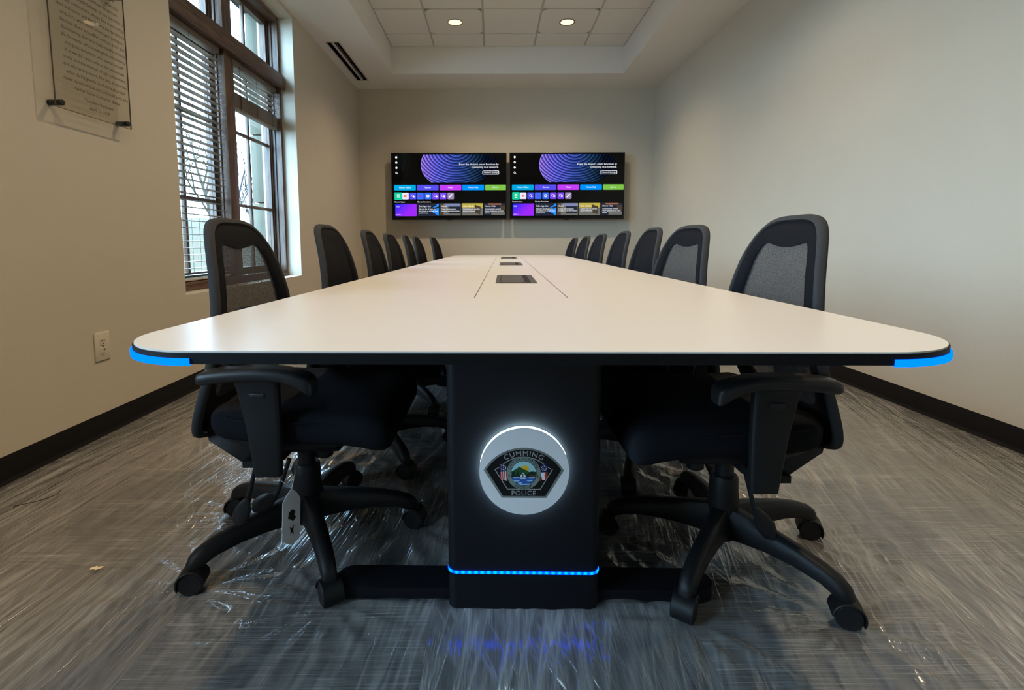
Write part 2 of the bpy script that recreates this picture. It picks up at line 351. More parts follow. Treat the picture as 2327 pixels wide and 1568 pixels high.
bm = BM()
ZD = 3.56
box(bm, XL - .3, TXL, YF - .3, YB + .3, ZS, ZD); box(bm, TXR, XR + .3, YF - .3, YB + .3, ZS, ZD)
box(bm, TXL, TXR, YF - .3, TYF, ZS, ZD); box(bm, TXL, TXR, TYB, YB + .3, ZS, ZD)
box(bm, XL - .3, XR + .3, YF - .3, YB + .3, ZD, ZD + .1)
ceiling = tag(obj('ceiling', bm, M_ceil, smooth=False), 'white painted soffit around raised tray', kind='structure')
GX = [TXL, -.7026, -.0926, .5174, 1.1274, TXR]
GY = [TYB]; y = 5.937
while y > TYF: GY.append(y); y -= .61
GY.append(TYF); GY = GY[::-1]
tile_cache = {}
def ceiling_tile(x0, x1, y0, y1, hole=None):
    w, d = x1 - x0, y1 - y0; key = (round(w, 3), round(d, 3), hole is not None)
    if key not in tile_cache:
        g = .010
        if hole is None:
            bm = bbox(-w / 2 + g, w / 2 - g, -d / 2 + g, d / 2 - g, 0, .018, .003, 1)
        else:
            bm = BM(); N = 32; R_ = .079
            sq = []
            for i in range(N):
                t = 2 * PI * (i + .5) / N; c, s = math.cos(t), math.sin(t); k = 1 / max(abs(c) / (w / 2 - g), abs(s) / (d / 2 - g)); sq.append((c * k, s * k))
            ci = [(R_ * math.cos(2 * PI * (i + .5) / N), R_ * math.sin(2 * PI * (i + .5) / N)) for i in range(N)]
            loft([[(x, y_, .018) for x, y_ in sq], [(x, y_, 0) for x, y_ in sq], [(x, y_, 0) for x, y_ in ci], [(x, y_, .018) for x, y_ in ci]], bm, cap=False, closed=True)
        tile_cache[key] = finish('ceiling_tile', bm, M_tile, False)
    return link('ceiling_tile', tile_cache[key], ceiling, ((x0 + x1) / 2, (y0 + y1) / 2, ZT - .006 + random.uniform(-.0012, .0012)))
for i in range(len(GX) - 1):
    for j in range(len(GY) - 1):
        cx_, cy_ = (GX[i] + GX[i + 1]) / 2, (GY[j] + GY[j + 1]) / 2
        ceiling_tile(GX[i], GX[i + 1], GY[j], GY[j + 1], next((1 for d in DOWN if abs(d[0] - cx_) < .1 and abs(d[1] - cy_) < .1), None))
for x in GX[1:-1]: obj('grid_tee', bbox(x - .012, x + .012, TYF, TYB, ZT + .002, ZT + .03), M_tee, ceiling, smooth=False)
for y in GY[1:-1]:
    for a, b in zip(GX[:-1], GX[1:]): obj('grid_tee', bbox(a + .012, b - .012, y - .012, y + .012, ZT + .002, ZT + .03), M_tee, ceiling, smooth=False)
bm = BM()
box(bm, TXL, TXL + .02, TYF, TYB, ZT + .001, ZT + .004); box(bm, TXR - .02, TXR, TYF, TYB, ZT + .001, ZT + .004)
box(bm, TXL, TXR, TYB - .02, TYB, ZT + .001, ZT + .004); box(bm, TXL, TXR, TYF, TYF + .02, ZT + .001, ZT + .004)
obj('grid_wall_angle', bm, M_tee, ceiling, smooth=False)

# ------------------------------------------------------------------ downlights
M_can = mat('downlight_reflector', (.9, .8, .62), .35, .5, emit=(1., .80, .50), es=.75)
M_lens = emis('downlight_lens', (1., .86, .60), 2.6)
M_trim = mat('downlight_trim', (.30, .27, .22), .4, .5)
dl_trim = finish('trim_ring', lathe([(.086, 0), (.086, .004), (.074, .004), (.071, .002), (.074, -.001)], 36, cap=False), M_trim)
bm = BM(); prof = [(.075, 0), (.066, .03), (.052, .075)]
loft([[(r * math.cos(2 * PI * i / 32), r * math.sin(2 * PI * i / 32), h) for i in range(32)] for r, h in prof], bm, cap=False)
dl_can = finish('reflector', bm, M_can)
bm = BM(); flat(bm, [(.052 * math.cos(-2 * PI * i / 32), .052 * math.sin(-2 * PI * i / 32), .0745) for i in range(32)]); dl_lens = finish('lens', bm, M_lens, False)
DLAB = ['left recessed downlight in the row nearest the television wall', 'right recessed downlight in the row nearest the television wall',
        'window-side recessed downlight above the middle of the table', 'right-side recessed downlight above the middle of the table',
        'window-side recessed downlight above the near table end', 'right-side recessed downlight above the near table end']
for (x, y), lab in zip(DOWN, DLAB):
    t = thing('recessed_downlight', lab, 'ceiling light', (x, y, ZT - .006), 0, 'recessed ceiling downlights')
    link('trim_ring', dl_trim, t, (0, 0, -.004)); link('reflector', dl_can, t); link('lens', dl_lens, t)
    li = bpy.data.lights.new('downlight_lamp', 'SPOT'); li.energy = DOWN_W; li.color = (1., .765, .49); li.shadow_soft_size = .04; li.spot_size = math.radians(128); li.spot_blend = .9
    lo = bpy.data.objects.new('downlight_lamp', li); C.objects.link(lo); lo.parent = t; lo.location = (0, 0, -.02)

# ------------------------------------------------------------------ window
XF, XG = -1.932, -2.045        # inner face of the frame, glass plane
JW = .035
TZ0, TZ1 = 2.27, 2.41
XS0, XS1 = -2.24, XL - .32
def build_window(WY0, WY1, wn):
    win = tag(bpy.data.objects.new('window_%d' % wn, None), 'tall dark stained wood window with transom and divided panes', kind='structure'); C.objects.link(win)
    bm = BM()
    box(bm, XG - .05, XF, WY0, WY0 + JW, WZ0 + .02, WZ1); box(bm, XG - .05, XF, WY1 - JW, WY1, WZ0 + .02, WZ1)
    obj('jamb', bm, M_woodz, win, smooth=False)
    obj('head', bbox(XG - .05, XF, WY0 + JW, WY1 - JW, WZ1 - .045, WZ1, .003), M_woody, win)
    bm = bbox(XG - .05, XF, WY0 + JW, WY1 - JW, WZ0 + .02, WZ0 + .055, .004); obj('sill', bm, M_woody, win)
    obj('stool', bbox(XF - .005, XF + .012, WY0 + .004, WY1 - .004, WZ0 + .004, WZ0 + .03, .005), M_woody, win)
    MY0, MY1 = WY0 + .81, WY0 + .938
    obj('mullion', bbox(XG - .05, XF, MY0, MY1, WZ0 + .055, WZ1 - .045, .006), M_woodz, win)
    # stops on the jamb and mullion faces: stepped profile
    for y0, s in ((WY0 + JW, 1), (MY0, -1), (MY1, 1), (WY1 - JW, -1)):
        for xx, dp in ((XF - .052, .010), (XF - .082, .018)):
            a, b = sorted((y0, y0 + s * dp)); obj('stop', bbox(xx - .016, xx, a, b, WZ0 + .055, WZ1 - .045, .002), M_woodz, win)
    pr = [(XG - .04, TZ0 + .01), (XF + .02, TZ0 + .01), (XF + .036, TZ0), (XF + .046, TZ0 + .02), (XF + .046, TZ0 + .075), (XF + .034, TZ0 + .085), (XF + .034, TZ1 - .03), (XF + .018, TZ1 - .022), (XF + .018, TZ1), (XG - .04, TZ1)]
    obj('transom_rail', loft([[(x, WY0 + .002, z) for x, z in pr], [(x, WY1 - .002, z) for x, z in pr]]), M_woody, win, smooth=False)
    def sash(y0, y1, z0, z1, rows):
        st = .042; x0, x1_ = XG - .022, XG + .022
        bm = BM()
        box(bm, x0, x1_, y0, y0 + st, z0, z1); box(bm, x0, x1_, y1 - st, y1, z0, z1); box(bm, x0, x1_, y0 + st, y1 - st, z0, z0 + st + .012); box(bm, x0, x1_, y0 + st, y1 - st, z1 - st, z1)
        s = obj('sash', bm, M_woodz, win, smooth=False)
        ym = (y0 + y1) / 2; obj('muntin', bbox(XG - .014, XG + .014, ym - .012, ym + .012, z0 + st, z1 - st, .004), M_woodz, s)
        zs_ = [z0 + st + .012] + rows + [z1 - st]
        for z in rows:
            for a, b in ((y0 + st, ym - .012), (ym + .012, y1 - st)): obj('muntin', bbox(XG - .014, XG + .014, a, b, z - .012, z + .012, .004), M_woody, s)
        for a, b in zip(zs_[:-1], zs_[1:]):
            for ya, yb in ((y0 + st, ym), (ym, y1 - st)): obj('pane', bbox(XG - .003, XG + .003, ya, yb, a, b), M_glass, s, smooth=False)
    for a, b in ((WY0 + JW, MY0), (MY1, WY1 - JW)):
        sash(a, b, WZ0 + .055, TZ0 + .01, [1.189, 1.764]); sash(a, b, TZ1, WZ1 - .045, [])
    # outer masonry reveal
    bm = BM()
    z = -.6; k = 0
    stone = tag(bpy.data.objects.new('trim_%d' % wn, None), 'cream stone reveal outside the window', kind='structure'); C.objects.link(stone)
    for yy0, yy1 in ((WY1 + .012, WY1 + .55), (WY0 - .55, WY0 - .012)):
        z = -.6; k = 0
        while z < 2.9:
            h = .62; obj('stone', bbox(XS0, XS1, yy0, yy1, z + .004, min(z + h, 2.965) - .004, .008), M_stone, stone); z += h
    obj('lintel', bbox(XS0 - .02, XS1, WY0 - .6, WY1 + .6, 2.965, 3.25, .01), M_lint, stone)
    obj('stone_sill', bbox(XS0 - .03, XS1, WY0 - .1, WY1 + .1, .44, .575, .008), M_stone, stone)
build_window(*WIN[0], 1); build_window(*WIN[1], 2)
MY0, MY1 = WY0 + .81, WY0 + .938

# ------------------------------------------------------------------ blinds
def slat_mesh(y0, y1):
    w = .050; rings = []
    for y_ in (y0, y1):
        top = [(XF - .045 + w * (u - .5), .0013 + .0025 * (1 - (2 * u - 1) ** 2)) for u in np.linspace(0, 1, 7)]
        rings.append([(x, y_, z_) for x, z_ in top] + [(x, y_, z_ - .0026) for x, z_ in top[::-1]])
    return finish('slat', loft(rings), M_slat)
def blind(y0, y1, zlist, stack, zbot, label, wand):
    t = thing('venetian_blind', label, 'window blind', (0, 0, 0), 0, 'wooden slat blinds in the window')
    sm = slat_mesh(y0 + .006, y1 - .006)
    for z in zlist + stack: link('slat', sm, t, (0, 0, z), (0, 0, 0))
    obj('headrail', bbox(XF - .075, XF - .02, y0 + .004, y1 - .004, TZ0 - .035, TZ0 + .006, .003), M_slat, t)
    obj('bottom_rail', bbox(XF - .071, XF - .019, y0 + .006, y1 - .006, zbot, zbot + .016, .005), M_blindbar if wand else M_slat, t)
    ztop = TZ0 - .03
    for u in (.13, .5, .87):
        yc = y0 + (y1 - y0) * u
        for dx in (-.026, .026): obj('ladder_cord', cyl((XF - .045 + dx, yc, zbot + .01), (XF - .045 + dx, yc, ztop), .0011, n=6), M_cord, t)
        bm = BM()
        for z in zlist: cyl((XF - .072, yc, z - .003), (XF - .018, yc, z - .003), .0007, n=4, bm=bm)
        obj('ladder_rung', bm, M_cord, t)['kind'] = 'stuff'
    if not wand: obj('lift_cord', cyl((XF - .012, y0 + .10, .95), (XF - .012, y0 + .10, ztop), .0022, n=6), M_cord, t)
    else: obj('tilt_wand', cyl((XF - .012, y0 + .08, 1.3), (XF - .012, y0 + .08, ztop), .004, n=8), M_slat, t)
zl = [.675 + .0445 * k for k in range(35)]
blind(WY0 + JW + .018, MY0 - .018, zl, [], .64, 'dark wooden venetian blind lowered to the sill beside the mullion', True)
blind(MY1 + .018, WY1 - JW - .018, [2.205 - .0445 * k for k in range(5)], [1.925 + .0042 * k for k in range(23)], 1.905, 'dark wooden venetian blind raised and bunched below the transom', False)
wa = WIN[1][0]  # unseen near-window blinds, added to limit daylight falling on the floor
blind(wa + JW + .018, wa + .81 - .018, [2.205 - .0445 * k for k in range(5)], [1.925 + .0042 * k for k in range(23)], 1.905, 'raised wooden venetian blind added in the unseen near window to admit daylight, half farther from the plaque', False)
blind(wa + .938 + .018, WIN[1][1] - JW - .018, zl, [], .64, 'lowered wooden venetian blind added in the unseen near window to cut daylight, half closer to the plaque', True)

# ------------------------------------------------------------------ outdoors
def gz(x, y): return -.35 + max(0., (-x - 4)) * .13 + .25 * math.sin(x * .5 + y * .3)
bm = BM(); nx, ny = 36, 40; G = [[bm.verts.new((-2.4 - 45 * (i / nx) ** 1.3, -4 + 70 * j / ny, gz(-2.4 - 45 * (i / nx) ** 1.3, -4 + 70 * j / ny))) for j in range(ny + 1)] for i in range(nx + 1)]
for i in range(nx):
    for j in range(ny): bm.faces.new((G[i][j], G[i + 1][j], G[i + 1][j + 1], G[i][j + 1]))
tag(obj('hillside', bm, M_ground), 'brown winter hillside rising beyond the window', 'hillside', kind='structure')
def branch(bm, p, d, L_, r, depth):
    pts = [Vector(p)]; dcur = Vector(d).normalized()
    for k in range(3):
        dcur = (dcur + Vector((random.uniform(-.14, .14), random.uniform(-.14, .14), random.uniform(-.02, .12)))).normalized(); pts.append(pts[-1] + dcur * L_ / 3)
    tube(pts, [r, r * .85, r * .68, r * .5], 5 if depth > 1 else 4, bm)
    if depth == 0: return
    for k in range(6 if depth == 3 else 4):
        u = random.uniform(.35, 1.) * 3; i = min(2, int(u)); q = pts[i].lerp(pts[i + 1], u - i)
        nd = (dcur + Vector((random.uniform(-1, 1), random.uniform(-1, 1), random.uniform(-.1, .7))) * .8).normalized()
        branch(bm, q, nd, L_ * random.uniform(.42, .62), r * .48, depth - 1)
spots = []
while len(spots) < 9:
    x = random.uniform(-27, -11); y = x / random.uniform(-.66, -.44)
    if all(math.hypot(x - a, y - b) > 4.6 for a, b in spots): spots.append((x, y))
for x, y in spots:
    bm = BM(); hgt = random.uniform(3.0, 4.6); branch(bm, (0, 0, -.3), (0, 0, 1), hgt, random.uniform(.07, .13), 3)
    tag(obj('bare_tree', bm, M_bark, None, (x, y, gz(x, y))), 'leafless tree standing on the hillside beyond the window', 'tree', 'leafless trees beyond the window')

# ------------------------------------------------------------------ slot diffuser in the soffit
t = thing('slot_diffuser', 'white two-slot linear air diffuser in the soffit above the window', 'air vent', (0, 0, ZS))
vx0, vx1, vy0, vy1 = -1.706, -1.582, 5.335, 6.53
bm = BM()
for a, b in ((vx0 - .018, vx0), (vx0 + .046, vx0 + .074), (vx1, vx1 + .018)): box(bm, a, b, vy0, vy1, -.0035, .0)
box(bm, vx0 - .018, vx1 + .018, vy0 - .018, vy0, -.0035, 0); box(bm, vx0 - .018, vx1 + .018, vy1, vy1 + .018, -.0035, 0)
obj('frame', bm, M_vent, t, smooth=False)
for a, b in ((vx0, vx0 + .046), (vx0 + .074, vx1)):
    s = obj('slot', bbox(a, b, vy0, vy1, -.0012, -.0004), M_dark, t, smooth=False)
for yy in (5.335, 5.93):
    obj('blade', bbox(vx0 + .082, vx0 + .096, yy + .02, yy + .56, -.0026, -.0013), M_mod, t, smooth=False)

# ------------------------------------------------------------------ televisions
def swirl_mat():
    m = bpy.data.materials.new('screen_swirl'); m.use_nodes = True; t = m.node_tree; t.nodes.clear(); L = t.links.new
    oo = t.nodes.new('ShaderNodeOutputMaterial'); e = t.nodes.new('ShaderNodeEmission'); tcn = t.nodes.new('ShaderNodeTexCoord')
    sep = t.nodes.new('ShaderNodeSeparateXYZ'); L(tcn.outputs['Object'], sep.inputs[0])
    def mth(op, a, b=None):
        n = t.nodes.new('ShaderNodeMath'); n.operation = op
        for i, v in enumerate((a, b)):
            if v is None: continue
            if isinstance(v, (int, float)): n.inputs[i].default_value = v
            else: L(v, n.inputs[i])
        return n.outputs[0]
    X_, Z_ = sep.outputs[0], sep.outputs[2]
    dx = mth('SUBTRACT', X_, .10); dz = mth('MULTIPLY', mth('SUBTRACT', Z_, .50), 1.25)
    r = mth('SQRT', mth('ADD', mth('MULTIPLY', dx, dx), mth('MULTIPLY', dz, dz)))
    saw = mth('FRACT', mth('MULTIPLY', mth('POWER', r, 1.25), 24.))
    rp_ = t.nodes.new('ShaderNodeValToRGB'); ee = rp_.color_ramp.elements; ee[0].position = .0; ee[0].color = (.02, .02, .05, 1); ee[1].position = .95; ee[1].color = (1, 1, 1, 1)
    q = ee.new(.5); q.color = (.3, .3, .36, 1); L(saw, rp_.inputs[0])
    mr = t.nodes.new('ShaderNodeMapRange'); mr.inputs[1].default_value = -.38; mr.inputs[2].default_value = .48; L(X_, mr.inputs[0])
    cr_ = t.nodes.new('ShaderNodeValToRGB'); ce = cr_.color_ramp.elements
    ce[0].position = 0; ce[0].color = (.42, .24, 1., 1); ce[1].position = 1; ce[1].color = (.004, .008, .02, 1)
    for p_, c_ in ((.25, (.16, .17, .95)), (.55, (.05, .10, .45)), (.8, (.02, .06, .14))): q = ce.new(p_); q.color = (*c_, 1)
    L(mr.outputs[0], cr_.inputs[0])
    mx = t.nodes.new('ShaderNodeMix'); mx.data_type = 'RGBA'; mx.blend_type = 'MULTIPLY'; mx.inputs[0].default_value = 1.; L(cr_.outputs[0], mx.inputs[6]); L(rp_.outputs[0], mx.inputs[7])
    L(mx.outputs[2], e.inputs[0]); e.inputs[1].default_value = 1.15; L(e.outputs[0], oo.inputs[0]); return m
M_swirl = swirl_mat()
def grad_mat(name, c0, c1, axis_mix=(1, 0, -1), lo=-.1, hi=.3):
    m = bpy.data.materials.new(name); m.use_nodes = True; t = m.node_tree; t.nodes.clear(); L = t.links.new
    oo = t.nodes.new('ShaderNodeOutputMaterial'); e = t.nodes.new('ShaderNodeEmission'); tcn = t.nodes.new('ShaderNodeTexCoord')
    dp = t.nodes.new('ShaderNodeVectorMath'); dp.operation = 'DOT_PRODUCT'; dp.inputs[1].default_value = axis_mix; L(tcn.outputs['Object'], dp.inputs[0])
    mr = t.nodes.new('ShaderNodeMapRange'); mr.inputs[1].default_value = lo; mr.inputs[2].default_value = hi; L(dp.outputs['Value'], mr.inputs[0])
    mx = t.nodes.new('ShaderNodeMix'); mx.data_type = 'RGBA'; mx.inputs[6].default_value = (*c0, 1); mx.inputs[7].default_value = (*c1, 1); L(mr.outputs[0], mx.inputs[0]); L(mx.outputs[2], e.inputs[0]); L(e.outputs[0], oo.inputs[0]); return m
UI = [emis('ui_white', (.95, .95, 1.), 1.0), emis('ui_cyan', srgb(0, 160, 215), 1.), emis('ui_indigo', srgb(80, 75, 225), 1.), emis('ui_magenta', srgb(185, 60, 235), 1.), emis('ui_blue', srgb(0, 140, 250), 1.),
      emis('ui_green', srgb(120, 185, 70), 1.), emis('ui_teal', srgb(20, 195, 150), 1.), emis('ui_pale', srgb(225, 220, 250), 1.), emis('ui_azure', srgb(55, 105, 235), 1.), emis('ui_violet', srgb(115, 70, 230), 1.),
      emis('ui_mauve', srgb(150, 130, 170), 1.), emis('ui_orange', srgb(230, 130, 90), 1.), emis('ui_slate', srgb(35, 40, 55), 1.), emis('ui_greyblue', srgb(120, 130, 170), 1.), emis('ui_olive', srgb(180, 165, 70), 1.),
      emis('ui_brown', srgb(70, 60, 50), 1.), emis('ui_grey', srgb(105, 105, 100), 1.), emis('ui_bright_blue', srgb(40, 140, 250), 1.), grad_mat('ui_input_card', srgb(30, 40, 235), srgb(150, 40, 235), (1, 0, -1), -.45, -.2), M_swirl, emis('ui_dusk', srgb(150, 95, 70), 1.), emis('ui_edge', srgb(150, 140, 255), 1.)]
TVW, TVH = 1.545, .888
def tv(cx_, label):
    yb_, zc = YB - .137, 1.635
    t = thing('television', label, 'television', (cx_, yb_, zc), 0, 'wall-mounted televisions')
    obj('body', bbox(-TVW / 2, TVW / 2, 0, .035, -TVH / 2, TVH / 2, .003), M_blk, t)
    obj('rear_housing', bbox(-.55, .55, .035, .075, -.34, .25, .015), M_blk, t); obj('wall_bracket', bbox(-.3, .3, .075, .135, -.2, .15, .004), M_blk, t)
    obj('screen', bbox(-TVW / 2 + .008, TVW / 2 - .008, -.0012, .0002, -TVH / 2 + .018, TVH / 2 - .008), M_scr, t, smooth=False)
    obj('sensor_bump', bbox(-.03, .03, -.001, .02, -TVH / 2 - .006, -TVH / 2 + .002, .002), M_blk, t)
    bm = BM()
    # photo crop frame: x 70..2255, y 60..1335 of the left set -> metres
    def P(u, v): return ((u - 1162.5) / 2185 * TVW, (697.5 - v) / 1275 * TVH)
    def rect(u0, v0, u1, v1, mi, lay=1, r=.006):
        (a, d), (b, c) = P(u0, v0), P(u1, v1); y_ = -.0012 - .0004 * lay
        flat(bm, [(x, y_, z) for x, z in rrect(a, b, c, d, r, 3)], mi)
    def txt(s, u, v, size, align='LEFT', mi=0, lay=3, sp=1.):
        V, Fc = text_mesh(s, size, align, sp, 0.); x, z = P(u, v); y_ = -.0012 - .0004 * lay
        add_vf(bm, V, Fc, lambda a, b, c: (x + a, y_, z + b), mi)
    def disc(u, v, r, mi, lay=2, n=20):
        x, z = P(u, v); flat(bm, [(x + r * math.cos(2 * PI * i / n), -.0012 - .0004 * lay, z + r * math.sin(2 * PI * i / n)) for i in range(n)], mi)
    # hero image with ribbed disc
    pts = []
    (ux0, vz0), (ux1, vz1) = P(640, 620), P(1960, 92)
    arc = [(690, 92), (655, 160), (634, 260), (638, 350), (660, 430), (700, 500), (760, 565), (830, 620)]
    ar = [P(*a) for a in arc]
    poly = [(x, z) for x, z in ar] + [P(1700, 620), P(1830, 560), P(1960, 470), P(2060, 330), P(2080, 200), P(1900, 92)]
    flat(bm, [(x, -.0016, z) for x, z in poly], 19)
    for a, b in zip(ar[:-1], ar[1:]):
        d = .005; flat(bm, [(a[0], -.0022, a[1]), (b[0], -.0022, b[1]), (b[0] + d, -.0022, b[1]), (a[0] + d, -.0022, a[1])], 21)
    txt("Enjoy the device's smart functions by", 2105, 295, .0355, 'RIGHT'); txt('connecting to a network.', 2105, 350, .0355, 'RIGHT')
    rect(1795, 400, 2110, 472, 0, 1, .012); rect(1803, 409, 2102, 463, 12, 2, .010); txt('Network Settings', 1952, 447, .026, 'CENTER')
    for v in (143, 242, 343): disc(170, v, .014, 0)
    disc(170, 160, .012, 0, 2, 3); disc(170, 243, .006, 12, 3)
    disc(168, 436, .013, 0); disc(168, 436, .008, 12, 3); x, z = P(180, 450); flat(bm, [(x, -.0025, z), (x + .003, -.0025, z + .003), (x + .014, -.0025, z - .008), (x + .011, -.0025, z - .011)], 0)
    for u0, u1, mi, s in ((118, 530, 1, 'Home Office'), (552, 962, 2, 'Games'), (982, 1394, 3, 'Music'), (1414, 1826, 4, 'Home Hub'), (1846, 2240, 5, 'Sports')):
        rect(u0, 665, u1, 770, mi, 1, .008); txt(s, (u0 + u1) / 2, 730, .030, 'CENTER')
    for u0, u1, mi in ((122, 265, 6), (270, 392, 7), (410, 535, 2), (553, 678, 8), (697, 822, 8), (840, 965, 9), (984, 1108, 9), (1130, 1252, 10)):
        g = 8 if mi == 6 else 0; rect(u0, 815 - g, u1, 942 + g, mi, 1, .009)
    for dx in (-14, 14):
        for dv in (-20, 8): rect(195 + dx - 10, 872 + dv - 10, 195 + dx + 10, 872 + dv + 12, 0, 2, .002)
    rect(172, 905, 218, 915, 0, 2, .002); rect(303, 855, 352, 900, 11, 2, .004)
    disc(470, 870, .016, 7, 2); disc(470, 870, .010, 2, 3); rect(480, 880, 505, 905, 0, 3, .004); disc(615, 878, .020, 9, 2); disc(758, 878, .022, 7, 2); disc(758, 878, .008, 8, 3)
    for u in (900, 1045): rect(u - 30, 850, u + 25, 895, 7, 2, .004); rect(u - 22, 858, u + 17, 888, 9, 3, .003); disc(u + 22, 888, .013, 0, 4)
    x, z = P(1190, 876); flat(bm, [(x - .026, -.0022, z - .016), (x - .016, -.0022, z - .026), (x + .026, -.0022, z + .016), (x + .016, -.0022, z + .026)], 0)
    txt('Recent Input', 125, 1002, .026); txt('Device Functions', 558, 1002, .026)
    rect(132, 1025, 540, 1262, 18, 1, .004); rect(150, 1062, 215, 1092, 21, 2, .004); txt('HDMI 1', 142, 1245, .022, mi=7)
    rect(562, 1020, 962, 1260, 12, 1, .004)
    for (a, b, c) in (((962, 1030), (962, 1075), (830, 1110)), ((962, 1100), (962, 1255), (810, 1170)), ((900, 1040), (962, 1020), (962, 1050))):
        flat(bm, [(P(*q)[0], -.002, P(*q)[1]) for q in (a, b, c)], 17)
    rect(980, 1020, 1378, 1250, 16, 1, .004); rect(1090, 1022, 1376, 1075, 13, 2, .003); rect(1145, 1080, 1370, 1215, 12, 2, .003); rect(982, 1022, 1050, 1248, 15, 2, .003)
    rect(1398, 1018, 1800, 1248, 14, 1, .004); rect(1400, 1105, 1798, 1246, 16, 2, .003); flat(bm, [(P(*q)[0], -.0022, P(*q)[1]) for q in ((1645, 1045), (1760, 1085), (1750, 1235), (1645, 1200))], 15)
    rect(1818, 1018, 2225, 1245, 12, 1, .004); rect(1900, 1020, 2150, 1050, 20, 2, .003); rect(1960, 1180, 2215, 1244, 16, 2, .003); rect(2120, 1060, 2222, 1160, 15, 2, .003)
    for u, s, lines in ((582, 'Edit App List', ('Edit the list of apps on', 'the Home to include your', 'preferences.')), (1003, 'Guide', ('Check the broadcast', 'schedule and information.')),
                        (1422, 'User Guide', ('Check how to use this', "device's features.")), (1842, 'Home Hub', ('Conveniently control', 'home appliances on your', 'device.'))):
        txt(s, u, 1088, .031)
        for k, l in enumerate(lines): txt(l, u, 1140 + 37 * k, .0245)
    g = obj('screen_graphics', bm, UI, t, smooth=False); g['label'] = 'lit smart menu with tiles and ribbed blue disc'
tv(-.578, 'left wall-mounted television showing a smart menu')
tv(1.004, 'right wall-mounted television showing a smart menu')

# ------------------------------------------------------------------ acrylic plaque
t = thing('acrylic_plaque', 'clear acrylic quotation plaque on black standoffs left of the window', 'plaque', (XL + .046, 2.27, 1.437))
PY0, PY1, PH = -.205, .215, .66
bm = bbox(-.0025, .0025, PY0, PY1, 0, PH); obj('sheet', bm, M_acryl, t, smooth=False)
bm = BM(); box(bm, -.0027, .0027, PY0 - .001, PY0 + .0005, 0, PH); box(bm, -.0027, .0027, PY0, PY1, -.001, .0006); box(bm, -.0027, .0027, PY1 - .0005, PY1 + .0006, 0, PH); box(bm, -.0027, .0027, PY0, PY1, PH - .0006, PH + .001)
obj('polished_edge', bm, M_acryledge, t, smooth=False)
for yy in (PY0 + .022, PY1 - .03):
    for zz_ in (.02, PH - .06):
        s = obj('standoff', lathe([(.0115, -.0455), (.012, -.043), (.012, .011), (.0095, .0135)], 18), M_steel, t, (0, yy, zz_), (0, PI / 2, 0))
lines = ['not the man who points out how', 'the strong man stumbles, or where the', 'doer of deeds could have done them', 'better. The credit belongs to the man who is', 'actually in the arena, whose face is marred by', 'dust and sweat and blood; who strives valiantly;',
         'who errs, who comes short again and again,', 'because there is no effort without error and', 'shortcoming; but who does actually strive to', 'do the deeds; who knows great enthusiasms,', 'the great devotions; who spends himself',
         'in a worthy cause; who at the best knows', 'in the end the triumph of high achievement,', 'and who at the worst, if he fails, at least fails', 'while daring greatly, so that his place shall', 'never be with those cold and timid souls who', 'neither know victory nor defeat.', '', 'Theodore Roosevelt', 'April 23, 1910']
bm = BM(); bm2 = BM(); n_ = len(lines)
for k, s in enumerate(lines):
    if not s: continue
    V, Fc = text_mesh(s, .0196, 'CENTER', 1., 0.); zz_ = .030 + (n_ - 1 - k) * .0292 - (.024 if k < 17 else 0)
    add_vf(bm if k < 17 else bm2, V, Fc, lambda a, b, c: (.003, .022 + a, zz_ + b))
obj('quotation_lettering', bm, M_ink, t, smooth=False); obj('attribution_lettering', bm2, M_ink, t, smooth=False)

# ------------------------------------------------------------------ wall outlet
t = thing('wall_outlet', 'ivory duplex electrical outlet low on the wall beneath the plaque', 'outlet', (XL, 2.262, .412))
obj('cover_plate', bbox(0, .006, -.044, .044, -.066, .066, .003), M_outlet, t)
for zz_ in (.021, -.021):
    poly = [(max(-.0145, min(.0145, .0175 * math.cos(a))), .0175 * math.sin(a)) for a in [2 * PI * i / 24 for i in range(24)]]
    s = obj('receptacle', loft([[(.005, y_, z_ + zz_) for y_, z_ in poly], [(.0085, y_, z_ + zz_) for y_, z_ in poly]]), M_outlet, t, smooth=False)
    for yy in (-.0065, .0065): obj('slot', bbox(.0084, .0092, yy - .0014, yy + .0014, zz_ + .001, zz_ + .010), M_dark, s, smooth=False)
    obj('slot', cyl((.0084, 0, zz_ - .008), (.0092, 0, zz_ - .008), .0028, n=10), M_dark, s, smooth=False)
obj('screw', cyl((.005, 0, 0), (.0075, 0, 0), .003, n=10), M_mod, t)

